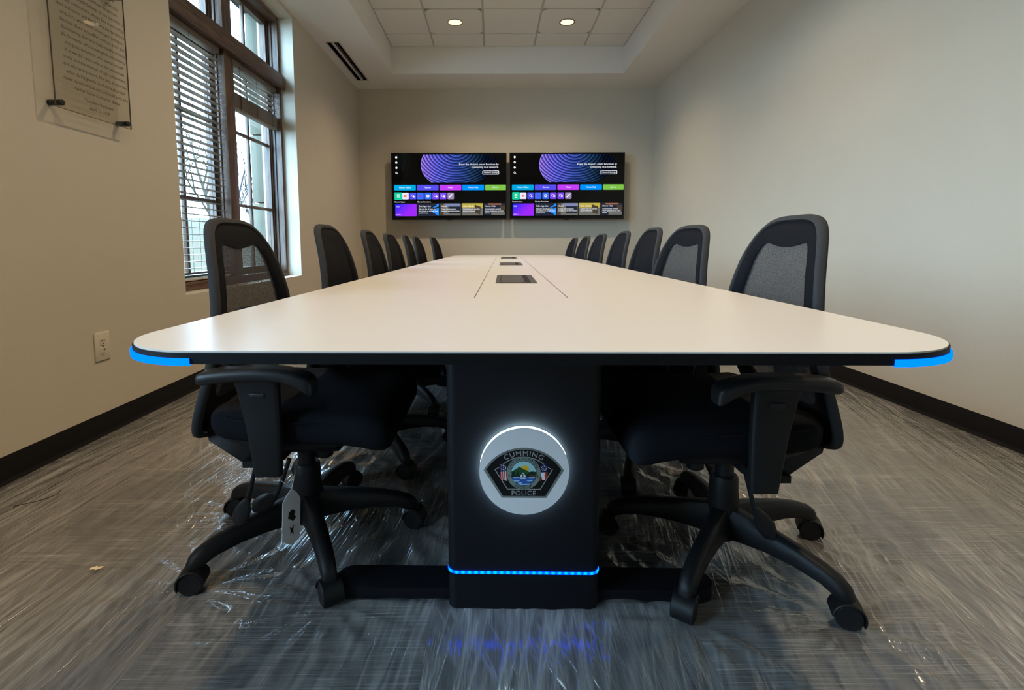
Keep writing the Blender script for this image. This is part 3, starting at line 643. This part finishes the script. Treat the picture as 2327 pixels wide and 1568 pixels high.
# ------------------------------------------------------------------ conference table
TYAW = .024
tb = thing('conference_table', 'long white conference table with black edge and blue corner lights', 'table', (0, 0, 0), -TYAW)
AX0, AX1, AY0, AY1, RC, ZTOP = -.5675, .6515, .634, 5.60, .15, .7407
body = rrect(AX0, AX1, AY0, AY1, RC, 14); topp = rrect(AX0 + .0015, AX1 - .0015, AY0 + .0015, AY1 - .0015, RC, 14)
obj('tabletop', prism(topp, ZTOP - .0022, ZTOP), M_white, tb, smooth=False)
obj('edge_band', prism(body, ZTOP - .0172, ZTOP - .0022), M_blackedge, tb, smooth=True, ang=30)
for x in (-.0775, .1623): obj('seam', bbox(x - .0011, x + .0011, 1.268, 5.0, ZTOP - .0005, ZTOP + .0003), M_mod, tb, smooth=False)
M_ledblue = emis('blue_light', (.0, .135, 1.0), 2.2)
for sx in (0, 1):
    pts = []
    cxx = AX0 + RC if sx == 0 else AX1 - RC; cyy = AY0 + RC
    arc = [(cxx + (1 if sx else -1) * RC * math.sin(a), cyy - RC * math.cos(a)) for a in np.linspace(0, PI / 2, 18)]
    arc = [(cxx + (-1 if sx else 1) * .002, AY0)] + arc + [(arc[-1][0], arc[-1][1] + .03)]
    cen = Vector((cxx, cyy)); rings = []
    for x, y in arc:
        d = Vector((0, -1)) if y < AY0 + 1e-6 and abs(x - cxx) <= .0201 else (Vector(((1 if sx else -1), 0)) if y > cyy else (Vector((x, y)) - cen).normalized())
        rings.append([(x + d.x * u, y + d.y * u, z) for u, z in ((-.004, ZTOP - .0188), (.0025, ZTOP - .0188), (.003, ZTOP - .017), (.003, ZTOP - .0105), (.0025, ZTOP - .0092), (-.004, ZTOP - .0092))])
    q = obj('corner_light', loft(rings), M_ledblue, tb); q['label'] = 'blue lit strip round the table corner'
def power_module(y0):
    x0, x1_ = -.031, .115; L_ = .41
    fr = obj('power_module', bbox(x0, x1_, y0, y0 + L_, ZTOP - .002, ZTOP + .0022, .0008, 1), M_mod, tb)
    fr['label'] = 'graphite flush power and cable module'
    obj('lid', bbox(x0 + .019, x0 + .102, y0 + .012, y0 + L_ - .012, ZTOP + .0015, ZTOP + .0036, .0008, 1), M_mod, fr)
    obj('brush_slot', bbox(x0 + .104, x0 + .124, y0 + .012, y0 + L_ - .012, ZTOP + .001, ZTOP + .0026), M_modd, fr, smooth=False)
    obj('groove', bbox(x0 + .0165, x0 + .0185, y0 + .006, y0 + L_ - .006, ZTOP + .001, ZTOP + .0025), M_modd, fr, smooth=False)
for y0 in (1.722, 3.10, 4.42): power_module(y0)
PCX, PW, PD = .0445, .362, .30
for k, y0 in enumerate((1.118, 2.95, 4.80)):
    obj('pedestal', prism(rrect(PCX - PW / 2, PCX + PW / 2, y0, y0 + PD, .022, 6), .004, ZTOP - .0172), M_ped, tb, ang=25)
    f_ = obj('foot', prism(rrect(PCX - .475, PCX + .475, y0 + .03, y0 + .115, .042, 10), 0, .034), M_ped, tb, ang=25)
M_strip = bpy.data.materials.new('blue_led_strip'); M_strip.use_nodes = True
t_ = M_strip.node_tree; t_.nodes.clear(); oo = t_.nodes.new('ShaderNodeOutputMaterial'); e_ = t_.nodes.new('ShaderNodeEmission'); tcn = t_.nodes.new('ShaderNodeTexCoord'); wv = t_.nodes.new('ShaderNodeTexWave')
wv.inputs['Scale'].default_value = 20.5; wv.inputs['Distortion'].default_value = 0; r_ = t_.nodes.new('ShaderNodeValToRGB'); r_.color_ramp.elements[0].color = (0, .015, 1, 1); r_.color_ramp.elements[1].color = (0, .085, 1, 1)
t_.links.new(tcn.outputs['Object'], wv.inputs['Vector']); t_.links.new(wv.outputs['Fac'], r_.inputs[0]); t_.links.new(r_.outputs[0], e_.inputs[0]); e_.inputs[1].default_value = 8.; t_.links.new(e_.outputs[0], oo.inputs[0])
pf = rrect(PCX - PW / 2 - .0006, PCX + PW / 2 + .0006, 1.1174, 1.1174 + PD, .0225, 6)
front = [p for p in pf if p[1] <= 1.1174 + .0226]; front.sort()
rings = []
cl = Vector((PCX, 1.1174 + .0225))
for x, y in front:
    d = Vector((0, -1)) if abs(x - PCX) < PW / 2 - .022 else (Vector((x, y)) - Vector((PCX + math.copysign(PW / 2 - .022, x - PCX), 1.1174 + .0225))).normalized()
    rings.append([(x + d.x * u, y + d.y * u, z) for u, z in ((-.002, .0945), (.0012, .0945), (.0016, .0975), (.0012, .1005), (-.002, .1005))])
q = obj('pedestal_light', loft(rings), M_strip, tb); q['label'] = 'thin blue light line across the pedestal'

# lit emblem disc on the pedestal front (x right, z up, facing -y)
EX, EZ, ER, EY = .045, .356, .1035, 1.1178
M_halo = emis('halo_white', (.60, .88, 1.), 24.)
M_disc = mat('disc_white', (.80, .80, .82), .45, .4)
em = obj('emblem_disc', cyl((EX, EY - .014, EZ), (EX, EY - .0175, EZ), ER, n=72), M_disc, tb, ang=30)
em['label'] = 'round white emblem disc with glowing rim'
obj('glowing_rim', cyl((EX, EY - .002, EZ), (EX, EY - .014, EZ), ER - .0004, n=72, cap=False), M_halo, em)
EM = [mat('emblem_grey', srgb(120, 125, 122), .5, .3), mat('emblem_black', (.006, .006, .006), .6, .2), mat('emblem_silver', srgb(165, 165, 165), .5, .3), mat('emblem_sky', srgb(165, 210, 215), .6, .2), mat('emblem_sun', srgb(235, 185, 40), .6, .2),
      mat('emblem_green', srgb(40, 85, 50), .6, .2), mat('emblem_dkgreen', srgb(20, 45, 28), .6, .2), mat('emblem_water', srgb(50, 95, 175), .6, .2), mat('emblem_paleblue', srgb(160, 205, 235), .6, .2), mat('emblem_white', srgb(235, 235, 240), .6, .2),
      mat('emblem_navy', srgb(30, 32, 80), .6, .2), mat('emblem_red', srgb(185, 55, 45), .6, .2), mat('emblem_brown', srgb(80, 55, 40), .6, .2), mat('emblem_ring', srgb(125, 140, 135), .6, .2)]
K = 2 * ER / 1430.0                       # measured on the emblem, 1430 units across, centred at (785, 812)
def E(u, v): return (EX + (u - 785) * K, EZ + (812 - v) * K)
bm = BM(); lay_y = lambda l: EY - .0175 - .00015 * l
def epoly(pts, mi, lay): flat(bm, [(*[E(*p)][0:1][0][:1], lay_y(lay), E(*p)[1]) for p in pts], mi)
def shield(g):
    Rr = 733 - g; xl = 140 + 1.35 * g; a0 = math.asin((778 - xl) / Rr)
    top = [(778 + Rr * math.sin(a), 1148 - Rr * math.cos(a)) for a in np.linspace(-a0, a0, 31)]
    return top + [(1140 - g * .55, 1245 - g), (430 + g * .55, 1245 - g)]
epoly(shield(0), 0, 1); epoly(shield(32), 1, 2)
inn = lambda g: [(312 + g * 1.2, 775)] + [(776 + (500 - g) * math.sin(a), 1060 - (500 - g) * math.cos(a)) for a in np.linspace(-math.radians(47), math.radians(47), 15)] + [(1240 - g * 1.2, 772), (1045 - g * .5, 1105 - g), (515 + g * .5, 1105 - g)]
epoly(inn(0), 2, 3); epoly(inn(13), 1, 4)
def circ(u, v, r, mi, lay, n=40): epoly([(u + r * math.cos(2 * PI * i / n), v + r * math.sin(2 * PI * i / n)) for i in range(n)], mi, lay)
circ(776, 832, 272, 13, 6); circ(776, 832, 206, 1, 7); circ(776, 832, 198, 3, 8)
def chord(u, v, r, v0, v1, mi, lay):
    a = math.asin((v0 - v) / r); b = math.asin(min(1, (v1 - v) / r)); n = 14
    R1 = [(u + r * math.cos(a + (b - a) * i / n), v + r * math.sin(a + (b - a) * i / n)) for i in range(n + 1)]
    epoly(R1 + [(2 * u - x, y) for x, y in R1[::-1]], mi, lay)
circ(798, 765, 62, 4, 9)
epoly([(580, 805), (640, 770), (712, 722), (770, 760), (830, 785), (868, 815), (900, 890), (585, 890)], 5, 10)
epoly([(585, 890), (590, 820), (630, 800), (650, 880), (680, 790), (720, 880), (760, 800), (800, 880), (860, 810), (900, 800), (940, 800), (972, 810), (968, 890)], 6, 11)
epoly([(860, 870), (965, 850), (965, 890), (850, 890)], 12, 12)
chord(776, 832, 198, 888, 1028, 7, 13)
for u0, u1, v0 in ((600, 700, 900), (850, 960, 900), (610, 720, 950), (680, 760, 985), (820, 930, 945), (700, 880, 1005)): epoly([(u0, v0), (u1, v0 - 6), (u1 - 20, v0 + 14), (u0 + 20, v0 + 18)], 8, 14)
epoly([(715, 890), (765, 812), (772, 892)], 9, 15); epoly([(775, 890), (768, 815), (815, 888)], 9, 15); epoly([(705, 900), (820, 900), (805, 922), (718, 922)], 9, 16); epoly([(757, 835), (771, 835), (771, 888), (757, 888)], 10, 16)
# flags either side of the seal
epoly([(395, 675), (505, 705), (508, 815), (400, 812)], 10, 5)
for i in range(3):
    for j in range(4): circ(418 + 32 * i + (8 if j % 2 else 0), 700 + 32 * j + 8 * i, 9, 9, 6, 8)
for i in range(7):
    epoly([(402 + 15 * i, 812), (417 + 15 * i, 813), (424 + 16 * i, 940 + 4 * i), (408 + 16 * i, 936 + 4 * i)], 11 if i % 2 == 0 else 9, 5)
epoly([(1040, 705), (1140, 670), (1160, 700), (1155, 815), (1050, 820)], 10, 5)
for i in range(9): circ(1098 + 38 * math.cos(2 * PI * i / 9), 750 + 38 * math.sin(2 * PI * i / 9), 7, 9, 6, 8)
circ(1090, 760, 16, 13, 6, 12)
epoly([(1055, 818), (1115, 815), (1110, 880), (1120, 940), (1075, 945), (1050, 860)], 9, 5); epoly([(1115, 815), (1155, 812), (1155, 900), (1120, 935), (1112, 880)], 11, 5); epoly([(1050, 900), (1075, 945), (1020, 962), (1040, 925)], 11, 5)
def arc_text(s, u, v, R_, size, mi, lay, mid_deg, inside=False, sp=1.):
    V, Fc = text_mesh(s, size, 'CENTER', sp, 0.); rr = R_ * K; x0, z0 = E(u, v)
    def fn(a, b, c):
        if not inside: th = math.radians(mid_deg) - a / rr; q = rr + b
        else: th = math.radians(mid_deg) + a / rr; q = rr - b
        return (x0 + q * math.cos(th), lay_y(lay), z0 + q * math.sin(th))
    add_vf(bm, V, Fc, fn, mi)
arc_text('CUMMING', 778, 1148, 603, .0172, 2, 5, 90, False, 1.16)
V, Fc = text_mesh('POLICE', .0164, 'CENTER', 1.08, 0.); x0, z0 = E(776, 1200); add_vf(bm, V, Fc, lambda a, b, c: (x0 + a, lay_y(5), z0 + b), 2)
arc_text('CITY OF CUMMING', 776, 832, 219, .0093, 1, 9, 90, False, 1.0); arc_text('GEORGIA', 776, 832, 259, .0093, 1, 9, -90, True, 1.15)
arc_text('18', 776, 832, 219, .006, 1, 9, 193); arc_text('34', 776, 832, 219, .006, 1, 9, -13)
q = obj('police_patch', bm, EM, em, smooth=False); q['label'] = 'black and grey police shield patch with city seal'

# ------------------------------------------------------------------ chairs
PZ = [.33, .40, .48, .55, .63, .71, .82, .90, .96]; PX = [-.232, -.222, -.192, -.167, -.147, -.142, -.157, -.179, -.202]
def bx(y, z): return float(np.interp(z, PZ, PX)) + .36 * y * y
def smooth_prof():
    zs_ = np.linspace(.33, .97, 65); xs = np.interp(zs_, PZ, PX); k = np.ones(9) / 9; xs2 = np.convolve(np.pad(xs, 4, 'edge'), k, 'valid'); return zs_, xs2
_zs, _xs = smooth_prof()
def bx(y, z): return float(np.interp(z, _zs, _xs)) + .36 * y * y
half = [(0, .950), (.06, .948), (.104, .937), (.138, .911), (.165, .868), (.186, .815), (.212, .72), (.224, .62), (.223, .52), (.208, .44), (.172, .385), (.09, .360), (0, .356)]
full = half + [(-y, z) for y, z in half[-2:0:-1]]
OUT = [(p.x, p.y) for p in catmull([(y, z, 0) for y, z in full], 5)]
halfi = [(0, .868), (.045, .872), (.085, .880), (.105, .868), (.120, .835), (.132, .79), (.150, .72), (.163, .62), (.163, .54), (.148, .495), (.118, .475), (.06, .468), (0, .466)]
fulli = halfi + [(-y, z) for y, z in halfi[-2:0:-1]]
INN = [(p.x, p.y) for p in catmull([(y, z, 0) for y, z in fulli], 5)]
CM = {}
def chair_meshes():
    # padded rim round the back
    N_ = len(OUT); rings = []
    for i in range(N_):
        (ya, za), (yb_, zb) = OUT[i - 1], OUT[(i + 1) % N_]; nn = Vector((zb - za, -(yb_ - ya))).normalized()
        if nn.dot(Vector((OUT[i][0], OUT[i][1] - .655))) < 0: nn = -nn
        ring = []
        for off, dx in ((-.013, .007), (-.009, .0125), (-.002, .0115), (.0025, .007), (.0035, -.004), (.002, -.010), (-.003, -.0125), (-.012, -.010)):
            y_, z_ = OUT[i][0] + nn.x * off, OUT[i][1] + nn.y * off; ring.append((bx(y_, z_) + dx, y_, z_))
        rings.append(ring)
    CM['rim'] = finish('back_rim', loft(rings, closed=True), M_rim, ang=60)
    def ringpts(P, dx): return [(bx(y, z) + dx, y, z) for y, z in P]
    mid = [((a[0] * .5 + b[0] * .5), (a[1] * .5 + b[1] * .5)) for a, b in zip(OUT, INN)]
    o2 = [(y * .96, .655 + (z - .655) * .972) for y, z in OUT]
    CM['border'] = finish('back_border', loft([ringpts(o2, .007), ringpts(mid, .011), ringpts(INN, .006), ringpts(INN, -.003), ringpts(mid, -.007), ringpts(o2, -.007)], cap=False, closed=True), M_fab, ang=80)
    def fill(dx, bulge, m, nm, thick=0.):
        bm = BM(); cy_, cz = 0, .66; rings = []
        for s in (1.04, .8, .55, .3, .08):
            P = [(cy_ + y * s, cz + (z - cz) * s) for y, z in INN]; rings.append(ringpts(P, dx + bulge * (1 - s * s)))
        loft(rings, bm, cap=False); bm.faces.new([v for v in list(bm.verts)[-len(INN):]])
        return finish(nm, bm, m, ang=80)
    CM['mesh'] = fill(.003, -.004, M_meshf, 'mesh_panel')
    CM['pad'] = fill(.008, .012, M_fab, 'back_cushion')
    # outer shell of the lower back and the bar that carries it
    low = [(y, z) for y, z in OUT if z < .56]
    CM['bar'] = finish('back_support', loft([[(bx(0, z) - .022 + sx * th, sy * w, z) for sx, sy in ((-1, -1), (1, -1), (1, 1), (-1, 1))] for z, w, th in ((.70, .03, .006), (.60, .045, .009), (.50, .07, .012), (.43, .10, .014))] + [[(-.185 + a, sy * .15, .375 + b) for a, b, sy in ((-.012, -.012, -1), (.012, .014, -1), (.012, .014, 1), (-.012, -.012, 1))], [(-.10 + a, sy * .17, .330 + b) for a, b, sy in ((0, -.018, -1), (0, .03, -1), (0, .03, 1), (0, -.018, 1))], [(-.01 + a, sy * .13, .318 + b) for a, b, sy in ((0, -.018, -1), (0, .03, -1), (0, .03, 1), (0, -.018, 1))]]), M_plast)
    def seatwarp(x, y, z):
        fz = max(0, (x - .05) / .19); bz = max(0, (-x - .10) / .13)
        return (x, y * (1 - .10 * max(0, (-x - .02) / .22)), z - .030 * fz * fz + (.010 * bz if z > 0 else .012 * bz) - (.010 * (1 - (y / .25) ** 2) if z > 0 else 0))
    CM['seat'] = finish('seat', rounded_box((.465, .49, .095), .042, 12, seatwarp, (.068, 0, .425)), M_fab, ang=80)
    CM['piping'] = finish('seat_piping', tube(catmull([(.285 + (-.0) - .0, .13, .405), (.30, 0, .402), (.285, -.13, .405), (.235, -.222, .428), (.06, -.247, .447), (-.10, -.232, .452), (-.155, -.12, .458), (-.158, 0, .46), (-.155, .12, .458), (-.10, .232, .452), (.06, .247, .447), (.235, .222, .428)], 6), .0035, 6, closed=True), M_fab, ang=80)
    CM['pan'] = finish('seat_pan', rounded_box((.40, .42, .045), .02, 6, lambda x, y, z: (x, y * (1 - .15 * abs(x) / .2), z + .02 * (x / .2) ** 2), (.05, 0, .372)), M_plast, ang=60)
    bm = rounded_box((.24, .16, .07), .012, 3, lambda x, y, z: (x + (.03 if z < 0 else 0), y * (.8 if z < 0 else 1), z), (-.03, 0, .325)); box(bm, -.06, .02, -.25, .25, .335, .352)
    CM['mech'] = finish('tilt_mechanism', bm, M_plast, ang=40)
    CM['knob'] = finish('tension_knob', lathe([(.020, -.03), (.024, -.026), (.024, .01), (.018, .014)], 14), M_plast2)
    # arm
    def padwarp(x, y, z):
        u = x / .135; dz = .012 * (1 - u * u) - .004
        if u > .35: dz -= (.014 if z > 0 else .030) * ((u - .35) / .65) ** 2
        return (x, y * (1 + .12 * (1 - u * u)), z + dz)
    CM['armpad'] = finish('arm_pad', rounded_box((.272, .058, .032), .014, 8, padwarp, (-.008, 0, .568)), M_plast2, ang=80)
    def rr4(xc, w, th, z, n=4): return [(x, y, z) for x, y in rrect(xc - w / 2, xc + w / 2, -th / 2, th / 2, min(w, th) * .3, n)]
    bm = loft([rr4(.010, .062, .022, .322), rr4(.010, .066, .026, .345), rr4(.004, .082, .027, .45), rr4(-.006, .098, .027, .54), rr4(-.008, .105, .04, .56)])
    CM['armpost'] = finish('arm_post', bm, M_plast, ang=40)
    CM['armbtn'] = finish('height_button', rounded_box((.036, .006, .012), .003, 2, None, (0, 0, 0)), M_plast2)
    # base
    CM['hub'] = finish('base_hub', lathe([(.030, .055), (.040, .065), (.044, .10), (.043, .15), (.038, .20), (.037, .232), (.033, .238), (.026, .238)], 28), M_plast, ang=50)
    CM['gas'] = finish('gas_lift', cyl((0, 0, .225), (0, 0, .305), .025, .025, 20), M_plast2)
    st = [(.028, .072, .155, .030), (.07, .078, .150, .026), (.13, .085, .143, .024), (.20, .086, .133, .0225), (.26, .078, .119, .021), (.295, .064, .106, .020), (.315, .056, .092, .018), (.324, .056, .074, .013)]
    rings = []
    for r, z0, z1, w in st: rings.append([(r, a * w, z) for a, z in ((-.9, z0), (-1, z0 + .3 * (z1 - z0)), (-.92, z0 + .72 * (z1 - z0)), (-.55, z1 - .002), (0, z1), (.55, z1 - .002), (.92, z0 + .72 * (z1 - z0)), (1, z0 + .3 * (z1 - z0)), (.9, z0))])
    CM['leg'] = finish('base_leg', loft(rings), M_plast, ang=50)
    n = 14; ri, ro_ = .0305, .0345; rings = []
    for yy, r0, r1_ in ((-.026, ri, ro_ - .002), (-.024, ri, ro_), (.024, ri, ro_), (.026, ri, ro_ - .002)):
        ang_ = [math.radians(-25 + 205 * i / n) for i in range(n + 1)]
        rings.append([(r1_ * math.cos(a), yy, .030 + r1_ * math.sin(a)) for a in ang_] + [(r0 * math.cos(a), yy, .030 + r0 * math.sin(a)) for a in ang_[::-1]])
    bm = loft(rings); cyl((.0, 0, .05), (.0, 0, .075), .013, .012, 12, bm)
    CM['hood'] = finish('caster', bm, M_plast, ang=40)
    CM['wheel'] = finish('wheel', lathe([(.0, -.009), (.022, -.009), (.0265, -.0095), (.0295, -.007), (.0300, .0), (.0295, .007), (.0265, .0095), (.020, .0075), (.0, .0075)][1:-1], 26, axis='y'), M_plast2, ang=35)
    # levers
    def lever(p0, p1, p2):
        d = (Vector(p2) - Vector(p1)).normalized(); bm = tube([p0, Vector(p0).lerp(Vector(p1), .5) + Vector((0, 0, -.004)), p1], .006, 8)
        s = Vector((0, 1, 0)).cross(d).normalized(); rings = []
        for u, w in ((0, .007), (.12, .012), (.35, .020), (.65, .023), (.88, .018), (1., .006)):
            c = Vector(p1).lerp(Vector(p2), u); rings.append([c + s * w * math.cos(k) + Vector((0, 1, 0)) * .005 * math.sin(k) for k in [2 * PI * i / 12 for i in range(12)]])
        return finish('paddle_lever', loft(rings, bm), M_plast2, ang=60)
    CM['lev1'] = lever((-.068, -.17, .30), (-.092, -.172, .215), (-.120, -.175, .145)); CM['lev2'] = lever((-.00, -.12, .30), (-.035, -.125, .205), (-.10, -.13, .160)); CM['lev3'] = lever((-.02, .13, .30), (-.045, .132, .21), (-.095, .135, .130))
chair_meshes()
def chair(hx, hy, rz, boff, dz, mesh_back, label, fwd=0.):
    t = thing('task_chair', label, 'chair', (hx, hy, 0), rz, 'black task chairs around the conference table')
    up = (fwd, 0, dz)                       # the seat slides forward on its mechanism
    br = link('back_rim', CM['rim'], t, up); link('back_border', CM['border'], br)
    link('mesh_panel' if mesh_back else 'back_cushion', CM['mesh' if mesh_back else 'pad'], br)
    link('back_support', CM['bar'], t, up)
    s = link('seat', CM['seat'], t, up); link('seat_piping', CM['piping'], s); link('seat_pan', CM['pan'], t, up)
    m = link('tilt_mechanism', CM['mech'], t, up); link('tension_knob', CM['knob'], m, (.055, 0, .285))
    for k in ('lev1', 'lev2', 'lev3'): link('paddle_lever', CM[k], m)
    for sy in (-1, 1):
        a = link('arm_post', CM['armpost'], t, (fwd, sy * .263, dz)); link('arm_pad', CM['armpad'], a); link('height_button', CM['armbtn'], a, (-.004, sy * .0145, .525))
    b = link('base_hub', CM['hub'], t, (0, 0, 0), (0, 0, math.radians(boff))); link('gas_lift', CM['gas'], t, (0, 0, 0))
    for k in range(5):
        a = math.radians(72 * k); link('base_leg', CM['leg'], b, (0, 0, 0), (0, 0, a))
        a += math.radians(boff); cr_ = .312
        c = link('caster', CM['hood'], t, (cr_ * math.cos(a), cr_ * math.sin(a), 0), (0, 0, a + random.uniform(-.9, .9)))
        for sy in (-1, 1): link('wheel', CM['wheel'], c, (0, sy * .0135, .0305), (0, 0, 0 if sy < 0 else PI))
    return t
R = math.radians
LEFT = [(-.553, 1.42, 0, 11, .0, True, 'mesh-backed task chair nearest the camera on the window side, with white tag'),
        (-.498, 2.06, 0, 15, .006, False, 'second task chair from the near end on the window side'),
        (-.488, 2.70, 1, 18, .0, False, 'third task chair from the near end on the window side'),
        (-.522, 3.40, -2, 24, -.004, False, 'fourth task chair from the near end on the window side'),
        (-.522, 4.05, 2, 12, -.004, False, 'fifth task chair from the near end, narrowest-looking on the window side'),
        (-.537, 4.68, -3, 30, -.008, False, 'sixth task chair from the near end on the window side'),
        (-.448, 5.30, -5, 69, -.010, False, 'farthest task chair on the window side, nearest the televisions')]
RIGHT = [(.645, 1.33, 180, 51, .0, True, 'mesh-backed task chair nearest the camera on the right side'),
         (.600, 1.95, 186, 60, -.004, True, 'second task chair from the near end on the right, with see-through mesh back'),
         (.636, 2.55, 180, 30, .004, False, 'third task chair from the near end on the right side'),
         (.650, 3.16, 180, 6, .0, False, 'fourth task chair from the near end on the right side'),
         (.646, 3.79, 182, 27, -.004, False, 'fifth task chair from the near end on the right side'),
         (.650, 4.42, 182, 6, -.014, False, 'sixth task chair from the near end on the right side'),
         (.655, 5.08, 182, 24, -.022, False, 'farthest task chair on the right side, nearest the televisions')]
for hx, hy, rz, bo, dz, mb, lab in LEFT + RIGHT: chair(hx, hy, R(rz), bo, dz, mb, lab, .028 if hy == 1.33 else 0.)

# ------------------------------------------------------------------ hang tags on chairs
def hang_tag(label, top, knot, w, h, yaw, roll):
    t = thing('hang_tag', label, 'tag', knot, 0, 'paper tags tied to chairs')
    bm = BM(); n = 8
    rings = []
    M_ = Matrix.Rotation(yaw, 4, 'Z') @ Matrix.Rotation(roll, 4, 'Y')
    pts = [(0, 0), (w * .28, -h * .10), (w * .5, -h * .22), (w * .5, -h * .92), (w * .1, -h), (-w * .5, -h * .86), (-w * .5, -h * .2), (-w * .25, -h * .08)]
    loft([[M_ @ Vector((x, -.0006, z)) for x, z in pts], [M_ @ Vector((x, .0006, z)) for x, z in pts]], bm)
    obj('card', bm, M_paper, t, smooth=False)
    bm = BM()
    for blob in (((-.15, -.40), (.05, -.36), (.22, -.42), (.14, -.47), (.26, -.53), (.08, -.58), (-.05, -.53), (-.2, -.5)), ((-.1, -.66), (.02, -.69), (.16, -.64), (.10, -.72), (.14, -.82), (.03, -.76), (-.06, -.80), (-.03, -.72))):
        flat(bm, [M_ @ Vector((w * a, -.0011, h * z)) for a, z in blob])
    obj('print', bm, M_ink, t, smooth=False)
    k = Vector(knot); bm = BM()
    for q in top: tube([Vector((0, 0, 0)), (Vector(q) - k) * .5 + Vector((.004, 0, -.006)), Vector(q) - k], .0009, 5, bm)
    obj('string', bm, M_paper, t)
hang_tag('white paper tag hanging by string under the near window-side chair', [(-.505, 1.22, .345), (-.56, 1.18, .33)], (-.512, 1.21, .262), .05, .15, .95, .06)
hang_tag('pale paper tag hanging under the second chair on the right side', [(.60, 1.72, .34)], (.60, 1.72, .30), .05, .13, .3, .1)

# ------------------------------------------------------------------ plastic film over the carpet
def vnoise(x, y, seed):
    xi, yi = np.floor(x).astype(int), np.floor(y).astype(int); fx, fy = x - xi, y - yi; fx = fx * fx * (3 - 2 * fx); fy = fy * fy * (3 - 2 * fy)
    def h(i, j):
        n = (i * 374761393 + j * 668265263 + seed * 1442695041) & 0xffffffff; n = ((n ^ (n >> 13)) * 1274126177) & 0xffffffff; return ((n ^ (n >> 16)) & 0xffff) / 65535.
    return (h(xi, yi) * (1 - fx) + h(xi + 1, yi) * fx) * (1 - fy) + (h(xi, yi + 1) * (1 - fx) + h(xi + 1, yi + 1) * fx) * fy
nx, ny = 380, 420
gx = np.linspace(XL + .05, XR - .05, nx); u = np.linspace(0, 1, ny); gy = -1.2 + 1.9 * np.minimum(u / .12, 1) + (6.1) * np.clip((u - .12) / .88, 0, 1) ** 1.6
GXX, GYY = np.meshgrid(gx, gy)
def ridges(ang, fx, fy, seed, p=3.):
    c, s = math.cos(ang), math.sin(ang); a = GXX * c + GYY * s; b = -GXX * s + GYY * c
    a = a + .05 * (vnoise(GXX * 2.3, GYY * 2.3, seed + 5) - .5)
    n = 1 - np.abs(2 * vnoise(a * fx, b * fy, seed) - 1); return n ** p
side = 1 / (1 + np.exp(-(GXX - .2) * 3.2))
hL = .40 * ridges(-.07, 19, .8, 1) + .40 * ridges(-.16, 44, 1.6, 2) + .16 * ridges(-.5, 30, 2, 3)
hR = .40 * ridges(-.26, 19, .8, 6) + .40 * ridges(-.34, 44, 1.6, 7) + .16 * ridges(-.75, 30, 2, 8)
h = hL * (1 - side) + hR * side
hgt = .0016 + .0075 * h * (.35 + .9 * vnoise(GXX * 1.1, GYY * 1.1, 21))
for (hx, hy, rz, bo, *_r) in (LEFT[0], RIGHT[0], LEFT[1], RIGHT[1]):
    for k in range(5):
        a = R(72 * k + bo + rz); px, py = hx + .312 * math.cos(a), hy + .312 * math.sin(a)
        dx, dy = GXX - px, GYY - py; r = np.hypot(dx, dy) + 1e-6; th = np.arctan2(dy, dx)
        wr = (.5 + .5 * np.cos(th * (11 + k) + 4 * vnoise(GXX * 5, GYY * 5, 30 + k))) ** 2
        fall = np.exp(-((r - .09) / .16) ** 2)
        hgt = hgt * (1 - .7 * np.exp(-(r / .10) ** 2)) + .0085 * wr * fall * np.clip(r / .07 - .45, 0, 1)
        hgt = np.where(r < .036, .0006, hgt)
me = bpy.data.meshes.new('plastic_film'); me.vertices.add(nx * ny); me.vertices.foreach_set('co', np.stack([GXX, GYY, hgt + .0008], -1).astype(np.float32).ravel())
idx = np.arange(nx * ny).reshape(ny, nx); quads = np.stack([idx[:-1, :-1], idx[:-1, 1:], idx[1:, 1:], idx[1:, :-1]], -1).reshape(-1, 4)
me.loops.add(quads.size); me.loops.foreach_set('vertex_index', quads.ravel().astype(np.int32)); me.polygons.add(len(quads)); me.polygons.foreach_set('loop_start', np.arange(0, quads.size, 4, dtype=np.int32))
me.update(calc_edges=True); me.polygons.foreach_set('use_smooth', [True] * len(quads)); me.materials.append(M_film); me.validate()
tag(link('plastic_film', me), 'clear wrinkled plastic film laid over the whole carpet', 'plastic film')

# ------------------------------------------------------------------ bits on the floor
tag(obj('loose_thread', tube(catmull([(-1.60, 1.585, .012), (-1.575, 1.60, .012), (-1.54, 1.625, .013), (-1.52, 1.66, .014), (-1.53, 1.685, .016)], 5, False), .0011, 5), M_thread), 'dark curled thread lying on the film near the left baseboard', 'thread')
poly = [(0, 0), (.012, .004), (.018, -.002), (.03, .006), (.034, .014), (.024, .016), (.018, .010), (.010, .018), (.002, .012), (-.006, .008)]
tag(obj('paper_scrap', prism([(x * .8, y * .9) for x, y in poly], 0, .0008), M_scrap, None, (-1.085, 1.262, .0095), smooth=False), 'small torn pale scrap on the film left of the near chair', 'scrap')
